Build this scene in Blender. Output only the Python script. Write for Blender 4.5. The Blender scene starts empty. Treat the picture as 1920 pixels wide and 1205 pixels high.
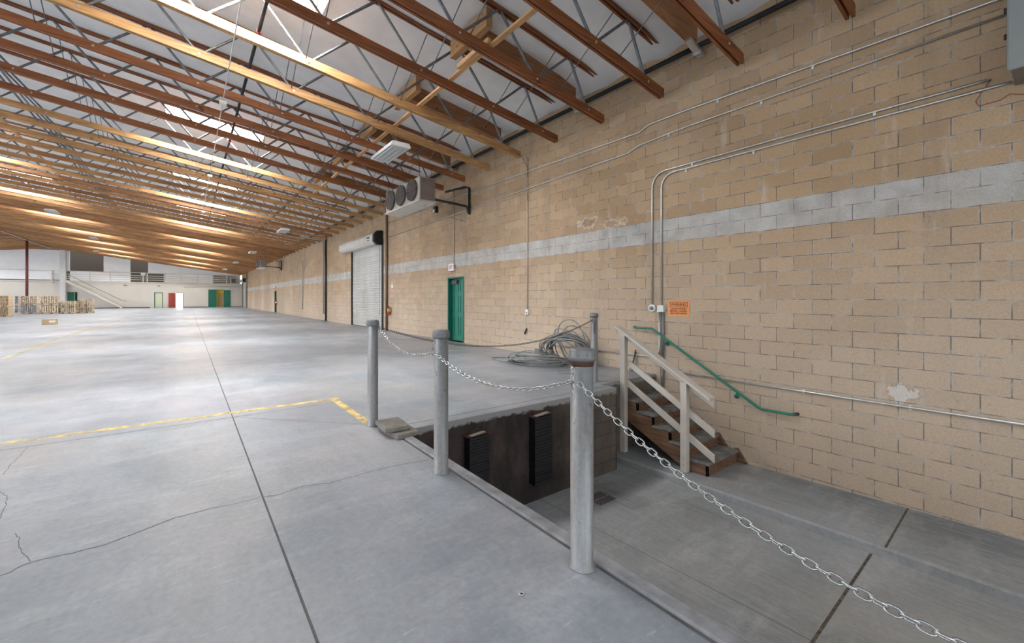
import bpy, bmesh, math, random
from mathutils import Vector, Matrix
random.seed(7)
sc = bpy.context.scene
COL = sc.collection

# ------------------------------------------------------------------ camera
TH = math.radians(34.2534)
CAMH = 1.379
cam_d = bpy.data.cameras.new('camera')
cam_d.sensor_width = 36.0
cam_d.lens = 762.05 / 1920 * 36.0
cam_d.shift_x = (960 - 870.9) / 1920
cam_d.shift_y = -(602.5 - 558.6) / 1920
cam_d.clip_start = 0.05; cam_d.clip_end = 300
cam = bpy.data.objects.new('camera', cam_d); COL.objects.link(cam)
cam.location = (0, 0, CAMH)
cam.rotation_euler = (math.radians(90), 0, -TH)
sc.camera = cam
# ------------------------------------------------------------------ world, colour management
w = bpy.data.worlds.new('world'); sc.world = w; w.use_nodes = True
bg = w.node_tree.nodes['Background']
bg.inputs[0].default_value = (0.86, 0.93, 1.0, 1); bg.inputs[1].default_value = 1.65
sc.view_settings.view_transform = 'Standard'; sc.view_settings.look = 'None'
sc.view_settings.gamma = 1; sc.view_settings.use_curve_mapping = False
sc.view_settings.exposure = 1.25
SKY = 34.0          # skylight pane strength

# ------------------------------------------------------------------ dimensions (metres)
D = 7.037          # inner face of the block wall
B = 72.3           # inner face of the far wall
S = 0.13           # roof slope
RX = -14.5         # ridge line
YK = lambda k: 2.73 + 1.235 * k
def zb(x):         # underside of the lower chords
    return CAMH + 3.50 + S * (D - x) if x >= RX else CAMH + 3.50 + S * (D - RX) - S * (RX - x)
def zr(x): return zb(x) + 0.895   # insulation plane

# ------------------------------------------------------------------ materials
def newmat(name):
    m = bpy.data.materials.new(name); m.use_nodes = True
    nt = m.node_tree; b = nt.nodes['Principled BSDF']
    return m, nt, b
def N(nt, t, **kw):
    n = nt.nodes.new(t)
    for k, v in kw.items():
        if k in ('operation', 'blend_type', 'data_type', 'noise_dimensions', 'feature', 'offset', 'offset_frequency', 'interpolation'): setattr(n, k, v)
        else: n.inputs[k].default_value = v
    return n
def L(nt, a, b): nt.links.new(a, b)
def noise(nt, scale=5, stretch=(1, 1, 1), detail=4, rough=0.55, loc=(0, 0, 0)):
    g = nt.nodes.new('ShaderNodeNewGeometry')
    mp = nt.nodes.new('ShaderNodeMapping'); mp.inputs['Scale'].default_value = stretch; mp.inputs['Location'].default_value = loc
    L(nt, g.outputs['Position'], mp.inputs[0])
    n = nt.nodes.new('ShaderNodeTexNoise'); n.inputs['Scale'].default_value = scale; n.inputs['Detail'].default_value = detail; n.inputs['Roughness'].default_value = rough
    L(nt, mp.outputs[0], n.inputs['Vector'])
    return n.outputs['Fac']
def ramp(nt, src, p0, p1, c0=(0, 0, 0, 1), c1=(1, 1, 1, 1)):
    r = nt.nodes.new('ShaderNodeValToRGB')
    r.color_ramp.elements[0].position = p0; r.color_ramp.elements[1].position = p1
    r.color_ramp.elements[0].color = c0; r.color_ramp.elements[1].color = c1
    L(nt, src, r.inputs[0]); return r.outputs[0]
def mix(nt, fac, a, b, blend='MIX'):
    m = nt.nodes.new('ShaderNodeMix'); m.data_type = 'RGBA'; m.blend_type = blend
    for sock, v in ((m.inputs[0], fac), (m.inputs[6], a), (m.inputs[7], b)):
        if isinstance(v, (int, float)): sock.default_value = v
        elif isinstance(v, tuple): sock.default_value = v if len(v) == 4 else (*v, 1)
        else: L(nt, v, sock)
    return m.outputs[2]
def math_(nt, op, a, b=0.0):
    m = nt.nodes.new('ShaderNodeMath'); m.operation = op
    for i, v in enumerate((a, b)):
        if isinstance(v, (int, float)): m.inputs[i].default_value = v
        else: L(nt, v, m.inputs[i])
    return m.outputs[0]
def bump(nt, b, h, strength=0.3, dist=0.02):
    n = nt.nodes.new('ShaderNodeBump'); n.inputs['Strength'].default_value = strength; n.inputs['Distance'].default_value = dist
    L(nt, h, n.inputs['Height']); L(nt, n.outputs[0], b.inputs['Normal'])
def simple(name, col, rough=0.6, metal=0.0, var=0.15, scale=12, bm_=0.0, stretch=(1, 1, 1), col2=None, thr=(0.35, 0.7)):
    m, nt, b = newmat(name)
    n = noise(nt, scale, stretch)
    c2 = col2 if col2 else tuple(c * (1 - var * 2) for c in col)
    L(nt, mix(nt, ramp(nt, n, *thr), col, c2), b.inputs['Base Color'])
    b.inputs['Roughness'].default_value = rough; b.inputs['Metallic'].default_value = metal
    if bm_: bump(nt, b, n, bm_, 0.005)
    return m
def pos(nt):
    g = nt.nodes.new('ShaderNodeNewGeometry'); s = nt.nodes.new('ShaderNodeSeparateXYZ')
    L(nt, g.outputs['Position'], s.inputs[0]); return s.outputs

def mat_block():
    m, nt, b = newmat('concrete_block')
    p = pos(nt)
    u = math_(nt, 'ADD', p[1], -1.709 + 0.2032 + 40 * 0.4064)
    v = math_(nt, 'ADD', p[2], -2.578 + 0.2032 * 40)
    cb = nt.nodes.new('ShaderNodeCombineXYZ'); L(nt, u, cb.inputs[0]); L(nt, v, cb.inputs[1])
    br = nt.nodes.new('ShaderNodeTexBrick'); br.offset = 0.5; br.offset_frequency = 2; br.squash = 1
    br.inputs['Scale'].default_value = 1; br.inputs['Brick Width'].default_value = 0.4064; br.inputs['Row Height'].default_value = 0.2032
    br.inputs['Mortar Size'].default_value = 0.0058; br.inputs['Mortar Smooth'].default_value = 0.3; br.inputs['Bias'].default_value = 0
    br.inputs['Color1'].default_value = (0.46, 0.318, 0.192, 1); br.inputs['Color2'].default_value = (0.37, 0.245, 0.14, 1)
    L(nt, cb.outputs[0], br.inputs['Vector'])
    br2 = nt.nodes.new('ShaderNodeTexBrick'); br2.offset = 0.5; br2.offset_frequency = 2
    for k_, v_ in (('Scale', 1), ('Brick Width', 0.4064), ('Row Height', 0.2032), ('Mortar Size', 0.0), ('Bias', 0)): br2.inputs[k_].default_value = v_
    br2.inputs['Color1'].default_value = (0.40, 0.385, 0.365, 1); br2.inputs['Color2'].default_value = (0.335, 0.325, 0.31, 1)
    L(nt, cb.outputs[0], br2.inputs['Vector'])
    band = math_(nt, 'MULTIPLY', math_(nt, 'GREATER_THAN', p[2], 2.374), math_(nt, 'LESS_THAN', p[2], 2.781))
    grey = mix(nt, ramp(nt, noise(nt, 3), 0.35, 0.7), br2.outputs['Color'], (0.52, 0.52, 0.51))
    base = mix(nt, band, br.outputs['Color'], grey)
    # broad tone drift, streaks of efflorescence and grime
    base = mix(nt, math_(nt, 'MULTIPLY', ramp(nt, noise(nt, 0.7, (1, 1, 1)), 0.35, 0.7), 0.22), base, (0.50, 0.41, 0.31))
    st = ramp(nt, noise(nt, 1.6, (1, 1.6, 0.16), 5, 0.6), 0.56, 0.72)
    base = mix(nt, math_(nt, 'MULTIPLY', st, 0.38), base, (0.24, 0.18, 0.14))
    st2 = ramp(nt, noise(nt, 2.2, (1, 2.2, 0.35), 6, 0.65, (3, 9, 1)), 0.60, 0.74)
    base = mix(nt, math_(nt, 'MULTIPLY', st2, 0.45), base, (0.60, 0.55, 0.50))
    # pale efflorescence and lime along joints
    ef = ramp(nt, noise(nt, 1.1, (1, 1, 1), 6, 0.7, (7, 1, 4)), 0.50, 0.66)
    br3 = nt.nodes.new('ShaderNodeTexBrick'); br3.offset = 0.5; br3.offset_frequency = 2
    for k_, v_ in (('Scale', 1), ('Brick Width', 0.4064), ('Row Height', 0.2032), ('Mortar Size', 0.022), ('Mortar Smooth', 1), ('Bias', 0)): br3.inputs[k_].default_value = v_
    L(nt, cb.outputs[0], br3.inputs['Vector'])
    base = mix(nt, math_(nt, 'MULTIPLY', math_(nt, 'MULTIPLY', ef, br3.outputs['Fac']), 0.4), base, (0.60, 0.57, 0.54))
    # dirtier stretch further along the wall
    far = nt.nodes.new('ShaderNodeMapRange'); far.inputs['From Min'].default_value = 8; far.inputs['From Max'].default_value = 15; far.inputs['To Max'].default_value = 0.42
    L(nt, p[1], far.inputs['Value'])
    st4 = ramp(nt, noise(nt, 0.9, (1, 1.5, 0.28), 6, 0.68, (2, 5, 1)), 0.46, 0.66)
    base = mix(nt, math_(nt, 'MULTIPLY', st4, far.outputs[0]), base, (0.27, 0.20, 0.145))
    # lower courses tinted paler: the wall's brighter, less orange light painted in
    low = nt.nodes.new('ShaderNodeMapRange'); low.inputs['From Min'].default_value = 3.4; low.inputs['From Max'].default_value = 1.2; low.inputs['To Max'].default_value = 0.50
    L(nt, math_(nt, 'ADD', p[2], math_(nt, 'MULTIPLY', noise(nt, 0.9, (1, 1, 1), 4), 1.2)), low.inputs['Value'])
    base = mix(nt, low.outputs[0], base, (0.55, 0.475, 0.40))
    # spalled and limed spots
    wob = math_(nt, 'MULTIPLY', math_(nt, 'SUBTRACT', noise(nt, 5, (1, 1.6, 0.8), 6, 0.72), 0.52), 4.2)
    for (yy, zz, ry, rz, cc, cr) in ((5.66, 2.984, 0.22, 0.09, (0.36, 0.24, 0.16), (0.66, 0.60, 0.54)), (1.074, 0.237, 0.14, 0.11, (0.60, 0.56, 0.52), (0.42, 0.31, 0.21)), (5.044, 2.879, 0.30, 0.07, (0.40, 0.28, 0.19), (0.62, 0.57, 0.50))):
        dy = math_(nt, 'DIVIDE', math_(nt, 'SUBTRACT', p[1], yy), ry); dz = math_(nt, 'DIVIDE', math_(nt, 'SUBTRACT', p[2], zz), rz)
        rr = math_(nt, 'ADD', math_(nt, 'SQRT', math_(nt, 'ADD', math_(nt, 'MULTIPLY', dy, dy), math_(nt, 'MULTIPLY', dz, dz))), wob)
        base = mix(nt, math_(nt, 'MULTIPLY', math_(nt, 'LESS_THAN', rr, 1.0), 0.8), base, cr)
        base = mix(nt, math_(nt, 'LESS_THAN', rr, 0.78), base, cc)
    # fine aggregate
    gr = ramp(nt, noise(nt, 95, (1, 1, 1), 2, 0.6), 0.34, 0.66, (0.88, 0.88, 0.88, 1), (1.08, 1.08, 1.08, 1))
    base = mix(nt, 1.0, base, gr, 'MULTIPLY')
    pit = ramp(nt, noise(nt, 38, (1, 1, 1), 2), 0.715, 0.75)
    base = mix(nt, math_(nt, 'MULTIPLY', pit, 0.55), base, (0.15, 0.11, 0.08))
    mort = ramp(nt, noise(nt, 7, (1, 1, 1), 3), 0.44, 0.64, (0.15, 0.135, 0.125, 1), (0.45, 0.44, 0.43, 1))
    base = mix(nt, math_(nt, 'MULTIPLY', br.outputs['Fac'], 0.85), base, mort)
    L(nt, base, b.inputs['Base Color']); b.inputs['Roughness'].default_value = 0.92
    h = math_(nt, 'SUBTRACT', math_(nt, 'MULTIPLY', noise(nt, 70, (1, 1, 1), 3), 0.35), br.outputs['Fac'])
    bump(nt, b, h, 0.22, 0.005)
    return m

def mat_floor(name='floor_concrete', pit=False):
    m, nt, b = newmat(name)
    a = (0.300, 0.325, 0.352) if not pit else (0.265, 0.275, 0.290)
    c = (0.185, 0.215, 0.240) if not pit else (0.140, 0.147, 0.155)
    base = mix(nt, ramp(nt, noise(nt, 0.8, (1, 0.55, 1), 5, 0.6), 0.38, 0.64), a, c)
    base = mix(nt, math_(nt, 'MULTIPLY', ramp(nt, noise(nt, 0.55, (1, 1, 1), 4, 0.6, (5, 2, 0)), 0.42, 0.66), 0.45), base, (0.33, 0.30, 0.335) if not pit else (0.26, 0.25, 0.24))
    base = mix(nt, math_(nt, 'MULTIPLY', ramp(nt, noise(nt, 1.4, (0.5, 1.6, 1), 7, 0.72, (1, 8, 0)), 0.50, 0.68), 0.5), base, (0.43, 0.445, 0.46) if not pit else (0.42, 0.425, 0.42))
    base = mix(nt, math_(nt, 'MULTIPLY', ramp(nt, noise(nt, 0.35, (1, 1, 1), 3, 0.5, (2, 3, 0)), 0.50, 0.66), 0.30), base, (0.40, 0.36, 0.31))
    if pit: base = mix(nt, math_(nt, 'MULTIPLY', ramp(nt, noise(nt, 5, (4.5, 0.35, 1), 6, 0.7, (4, 4, 0)), 0.46, 0.66), 0.40), base, (0.34, 0.345, 0.35))
    else:
        base = mix(nt, math_(nt, 'MULTIPLY', ramp(nt, noise(nt, 3.2, (2.2, 0.5, 1), 7, 0.75, (4, 4, 0)), 0.50, 0.66), 0.35), base, (0.185, 0.215, 0.235))
        base = mix(nt, math_(nt, 'MULTIPLY', ramp(nt, noise(nt, 6, (0.7, 5, 1), 4, 0.6, (14, 4, 0)), 0.64, 0.68), 0.30), base, (0.50, 0.51, 0.52))
    # dark scuffs
    base = mix(nt, math_(nt, 'MULTIPLY', ramp(nt, noise(nt, 2.3, (0.45, 2.4, 1), 6, 0.7, (9, 4, 0)), 0.60, 0.74), 0.45), base, (0.16, 0.165, 0.18))
    sp = ramp(nt, noise(nt, 26, (1, 1, 1), 5, 0.7), 0.30, 0.74, (0.86, 0.86, 0.86, 1), (1.12, 1.12, 1.12, 1))
    base = mix(nt, 1.0, base, sp, 'MULTIPLY')
    fl = ramp(nt, noise(nt, 17, (1, 1, 1), 3), 0.715, 0.74)
    base = mix(nt, math_(nt, 'MULTIPLY', fl, 0.35), base, (0.10, 0.10, 0.11))
    L(nt, base, b.inputs['Base Color'])
    r = ramp(nt, noise(nt, 1.3, (1, 1, 1), 5, 0.65), 0.3, 0.7, (0.30, 0.30, 0.30, 1) if not pit else (0.6, 0.6, 0.6, 1), (0.52, 0.52, 0.52, 1) if not pit else (0.8, 0.8, 0.8, 1))
    L(nt, r, b.inputs['Roughness'])
    bump(nt, b, noise(nt, 30, (1, 1, 1), 4), 0.05, 0.003)
    return m

def mat_wood(name, objcol=True, col=(0.3, 0.12, 0.05), dark=0.55, ax=0, rough=0.6):
    m, nt, b = newmat(name)
    stretch = [9, 9, 9]; stretch[ax] = 0.5
    n = noise(nt, 3, tuple(stretch), 6, 0.6)
    n2 = noise(nt, 0.9, (1, 1, 1), 3)
    if objcol:
        oi = nt.nodes.new('ShaderNodeObjectInfo'); src = oi.outputs['Color']
    else:
        rgb = nt.nodes.new('ShaderNodeRGB'); rgb.outputs[0].default_value = (*col, 1); src = rgb.outputs[0]
    g = ramp(nt, n, 0.32, 0.68, (dark, dark * 0.92, dark * 0.85, 1), (1.15, 1.15, 1.15, 1))
    c = mix(nt, 1.0, src, g, 'MULTIPLY')
    c = mix(nt, 1.0, c, ramp(nt, n2, 0.3, 0.7, (0.82, 0.8, 0.78, 1), (1.12, 1.14, 1.16, 1)), 'MULTIPLY')
    kn = ramp(nt, noise(nt, 5.5, (1, 1, 1), 1), 0.74, 0.77)
    c = mix(nt, math_(nt, 'MULTIPLY', kn, 0.7), c, (0.05, 0.025, 0.015))
    L(nt, c, b.inputs['Base Color']); b.inputs['Roughness'].default_value = rough
    bump(nt, b, n, 0.15, 0.002)
    return m

def mat_emit(name, col, s):
    m, nt, b = newmat(name)
    b.inputs['Base Color'].default_value = (*col, 1); b.inputs['Emission Color'].default_value = (*col, 1); b.inputs['Emission Strength'].default_value = s
    return m

def mat_galv(name, col=(0.28, 0.29, 0.30), dirty=(0.20, 0.185, 0.18), rough=0.48, metal=0.55, vs=(6, 6, 0.7)):
    m, nt, b = newmat(name)
    n = noise(nt, 2.5, vs, 6, 0.7)
    c = mix(nt, ramp(nt, n, 0.42, 0.68), col, dirty)
    c = mix(nt, math_(nt, 'MULTIPLY', ramp(nt, noise(nt, 40, (1, 1, 1), 3), 0.35, 0.7), 0.15), c, (0.50, 0.51, 0.53))
    sp = ramp(nt, noise(nt, 55, (1, 1, 0.35), 3), 0.66, 0.72)
    c = mix(nt, math_(nt, 'MULTIPLY', sp, 0.7), c, (0.07, 0.06, 0.06))
    L(nt, c, b.inputs['Base Color']); b.inputs['Metallic'].default_value = metal
    L(nt, ramp(nt, n, 0.3, 0.7, (rough - 0.1,) * 3 + (1,), (rough + 0.2,) * 3 + (1,)), b.inputs['Roughness'])
    return m

def mat_grime():   # dock face of the pit: blocks under black grime, cleaner to the right
    m, nt, b = newmat('grimy_dock_wall')
    p = pos(nt)
    cb = nt.nodes.new('ShaderNodeCombineXYZ'); L(nt, math_(nt, 'ADD', p[0], 20.1), cb.inputs[0]); L(nt, math_(nt, 'ADD', p[2], -2.578 + 0.2032 * 40), cb.inputs[1])
    br = nt.nodes.new('ShaderNodeTexBrick'); br.offset = 0.5; br.offset_frequency = 2
    for k_, v_ in (('Scale', 1), ('Brick Width', 0.4064), ('Row Height', 0.2032), ('Mortar Size', 0.006), ('Mortar Smooth', 0.3), ('Bias', 0)): br.inputs[k_].default_value = v_
    br.inputs['Color1'].default_value = (0.30, 0.24, 0.185, 1); br.inputs['Color2'].default_value = (0.22, 0.18, 0.145, 1); br.inputs['Mortar'].default_value = (0.10, 0.09, 0.08, 1)
    L(nt, cb.outputs[0], br.inputs['Vector'])
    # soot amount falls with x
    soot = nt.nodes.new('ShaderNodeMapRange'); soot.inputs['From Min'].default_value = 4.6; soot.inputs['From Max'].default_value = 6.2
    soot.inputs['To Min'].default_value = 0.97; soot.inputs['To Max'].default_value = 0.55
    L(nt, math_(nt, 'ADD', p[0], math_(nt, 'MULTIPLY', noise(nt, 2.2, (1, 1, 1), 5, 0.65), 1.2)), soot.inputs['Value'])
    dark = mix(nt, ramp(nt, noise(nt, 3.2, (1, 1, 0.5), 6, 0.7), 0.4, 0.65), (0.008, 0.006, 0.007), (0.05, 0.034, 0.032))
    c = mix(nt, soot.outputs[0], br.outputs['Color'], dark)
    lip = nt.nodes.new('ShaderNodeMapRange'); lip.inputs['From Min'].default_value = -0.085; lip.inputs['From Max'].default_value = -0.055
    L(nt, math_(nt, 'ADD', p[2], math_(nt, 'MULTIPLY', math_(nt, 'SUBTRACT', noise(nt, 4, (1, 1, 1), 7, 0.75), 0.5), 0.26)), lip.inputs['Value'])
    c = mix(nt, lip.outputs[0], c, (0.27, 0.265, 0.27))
    L(nt, c, b.inputs['Base Color']); b.inputs['Roughness'].default_value = 0.85
    bump(nt, b, math_(nt, 'SUBTRACT', noise(nt, 12, (1, 1, 1), 5), br.outputs['Fac']), 0.5, 0.006)
    return m

M = {}
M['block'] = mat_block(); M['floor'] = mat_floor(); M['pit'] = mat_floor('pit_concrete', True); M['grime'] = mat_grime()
M['chord'] = mat_wood('chord_wood'); M['lvl'] = mat_wood('strut_wood', False, (0.36, 0.165, 0.07))
M['brace'] = mat_wood('brace_wood', False, (0.58, 0.34, 0.16), 0.75, 1)
M['osb'] = mat_wood('osb_wood', False, (0.50, 0.29, 0.13), 0.6, 1)
M['stairwood'] = mat_wood('stair_wood', False, (0.21, 0.112, 0.066), 0.4, 1)
M['tread'] = simple('worn_tread', (0.20, 0.195, 0.19), 0.8, 0, 0.2, 9, 0.3, (1, 1, 1), (0.09, 0.08, 0.075))
M['web'] = simple('web_steel', (0.22, 0.235, 0.25), 0.45, 0.55, 0.2, 8)
M['bolt'] = simple('bolt_steel', (0.50, 0.50, 0.50), 0.45, 0.5)
M['insul'] = simple('insulation_facing', (0.80, 0.80, 0.81), 0.6, 0, 0.05, 2.2, 0.9, (1, 1, 1), (0.70, 0.71, 0.72))
M['sky'] = mat_emit('skylight_glow', (0.93, 0.97, 1.0), SKY)
M['well'] = simple('skylight_well', (0.70, 0.60, 0.50), 0.7, 0, 0.1)
M['black'] = simple('black_pipe', (0.018, 0.02, 0.022), 0.5, 0.2, 0.2)
M['blackrub'] = simple('rubber_black', (0.008, 0.008, 0.011), 0.42, 0, 0.3, 14, 0.3)
M['galv'] = mat_galv('galvanised_bollard')
M['cap'] = simple('grey_painted_cap', (0.20, 0.205, 0.21), 0.5, 0.3, 0.12, 25)
M['cond'] = simple('conduit_steel', (0.64, 0.64, 0.62), 0.32, 0.7, 0.1, 9)
M['condpaint'] = simple('painted_conduit', (0.50, 0.49, 0.46), 0.5, 0.1, 0.1, 9)
M['chain'] = simple('chain_zinc', (0.60, 0.61, 0.60), 0.24, 1.0, 0.12, 30)
M['chaindark'] = simple('chain_dark', (0.13, 0.12, 0.11), 0.5, 0.7, 0.2, 30)
M['rust'] = simple('rust', (0.10, 0.040, 0.020), 0.9, 0, 0.25, 30, 0.3)
M['rail'] = simple('beige_paint', (0.56, 0.51, 0.46), 0.55, 0, 0.06, 5)
M['green'] = simple('green_paint', (0.016, 0.20, 0.135), 0.38, 0, 0.08, 6)
M['greendark'] = simple('green_frame_paint', (0.010, 0.135, 0.095), 0.42, 0, 0.08, 6)
M['slat'] = simple('white_slat', (0.60, 0.60, 0.595), 0.45, 0.1, 0.1, 1.5, 0, (1, 1, 0.5), (0.50, 0.47, 0.43))
M['hood'] = simple('white_hood', (0.66, 0.65, 0.62), 0.45, 0.1, 0.06, 3, 0, (1, 1, 1), (0.55, 0.52, 0.46))
M['white'] = simple('white_paint', (0.74, 0.74, 0.73), 0.5, 0, 0.05, 4)
M['plastic'] = simple('white_plastic', (0.72, 0.73, 0.72), 0.35, 0, 0.04, 8)
M['tube'] = simple('lamp_reflector', (0.50, 0.52, 0.52), 0.3, 0.3, 0.06, 8)
M['alu'] = simple('stucco_aluminium', (0.50, 0.48, 0.45), 0.4, 0.5, 0.08, 60, 0.2)
M['aludull'] = simple('dull_end_panel', (0.26, 0.22, 0.20), 0.5, 0.35, 0.12, 5, 0.0)
M['fan'] = simple('fan_guard', (0.045, 0.042, 0.04), 0.7, 0.3, 0.3, 12, 0, (1, 1, 1), (0.16, 0.15, 0.14))
M['beige'] = simple('painted_far_wall', (0.74, 0.70, 0.63), 0.7, 0, 0.05, 0.6, 0, (1, 1, 0.5), (0.68, 0.64, 0.57))
M['sheet'] = simple('white_sheeting', (0.88, 0.89, 0.91), 0.55, 0, 0.03, 2, 0.2)
M['darkroom'] = simple('dim_room', (0.06, 0.042, 0.03), 0.9)  # shade of the far openings put into a near-black wall colour
M['redcol'] = simple('oxide_red_steel', (0.20, 0.045, 0.035), 0.55, 0, 0.1)
M['reddoor'] = simple('red_paint', (0.42, 0.07, 0.05), 0.45, 0, 0.08)
M['yellow'] = simple('yellow_wall', (0.75, 0.50, 0.05), 0.6, 0, 0.06)
M['cream'] = simple('cream_door', (0.72, 0.74, 0.56), 0.5, 0, 0.03)
M['tan'] = simple('cardboard', (0.50, 0.36, 0.21), 0.85, 0, 0.1, 6)
M['pale'] = simple('pale_cartons', (0.70, 0.58, 0.43), 0.85, 0, 0.2, 9, 0, (1, 1, 1), (0.30, 0.19, 0.11), (0.5, 0.62))
M['wrap'] = simple('stretch_wrapped', (0.42, 0.41, 0.42), 0.3, 0, 0.25, 9, 0, (1, 1, 1), (0.22, 0.20, 0.19), (0.45, 0.62))
M['pallet'] = simple('pallet_wood', (0.55, 0.42, 0.28), 0.85, 0, 0.1)
M['paper'] = simple('paper_label', (0.82, 0.82, 0.82), 0.7, 0, 0.02)
M['orange'] = simple('orange_sign', (0.85, 0.30, 0.08), 0.5, 0, 0.05)
M['ink'] = simple('black_ink', (0.035, 0.015, 0.012), 0.6, 0, 0.1)
M['signred'] = simple('red_ink', (0.62, 0.06, 0.03), 0.5, 0, 0.05)
M['extred'] = simple('extinguisher_red', (0.50, 0.02, 0.02), 0.3, 0, 0.05)
M['yel'] = simple('yellow_label', (0.80, 0.62, 0.10), 0.5, 0, 0.05)
M['cable'] = simple('grey_cable', (0.27, 0.275, 0.27), 0.5, 0, 0.15, 6)
M['bluecable'] = simple('blue_cable', (0.03, 0.05, 0.12), 0.5, 0, 0.15)
M['boxgrey'] = simple('grey_enamel', (0.235, 0.255, 0.25), 0.45, 0.1, 0.05, 3)
M['slab'] = simple('weathered_paver', (0.235, 0.215, 0.19), 0.95, 0, 0.15, 14, 0.6)
M['joint'] = simple('joint_filler', (0.12, 0.115, 0.115), 0.95, 0, 0.2, 8)
M['jointdark'] = simple('joint_dark', (0.035, 0.032, 0.03), 0.95, 0, 0.2, 20, 0, (1, 1, 1), (0.16, 0.12, 0.08))
M['crack'] = simple('crack_dirt', (0.15, 0.145, 0.15), 0.95, 0, 0.2, 20)
M['curb'] = simple('rough_curb', (0.29, 0.29, 0.305), 0.9, 0, 0.15, 9, 0.7, (1, 1, 1), (0.17, 0.165, 0.175))
M['iron'] = simple('iron_grate', (0.10, 0.08, 0.075), 0.7, 0.4, 0.2, 20)
M['brownbox'] = simple('brown_metal_box', (0.10, 0.075, 0.075), 0.5, 0.1, 0.1)
M['rustpipe'] = simple('brown_downpipe', (0.22, 0.15, 0.10), 0.7, 0.1, 0.2, 6, 0, (1, 1, 0.4))
M['copper'] = simple('red_coupling', (0.28, 0.07, 0.05), 0.5, 0.2, 0.1)
def mat_paint():
    m, nt, b = newmat('worn_yellow_paint')
    n = noise(nt, 7, (1, 1, 1), 6, 0.72); b.inputs['Base Color'].default_value = (0.62, 0.46, 0.17, 1); b.inputs['Roughness'].default_value = 0.6
    p = pos(nt)
    wear = nt.nodes.new('ShaderNodeMapRange'); wear.inputs['From Min'].default_value = -2; wear.inputs['From Max'].default_value = 1.6
    wear.inputs['To Min'].default_value = 0.02; wear.inputs['To Max'].default_value = 0.10
    L(nt, p[0], wear.inputs['Value'])
    L(nt, ramp(nt, math_(nt, 'ADD', n, wear.outputs[0]), 0.40, 0.66), b.inputs['Alpha'])
    return m
M['paintline'] = mat_paint()

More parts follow.
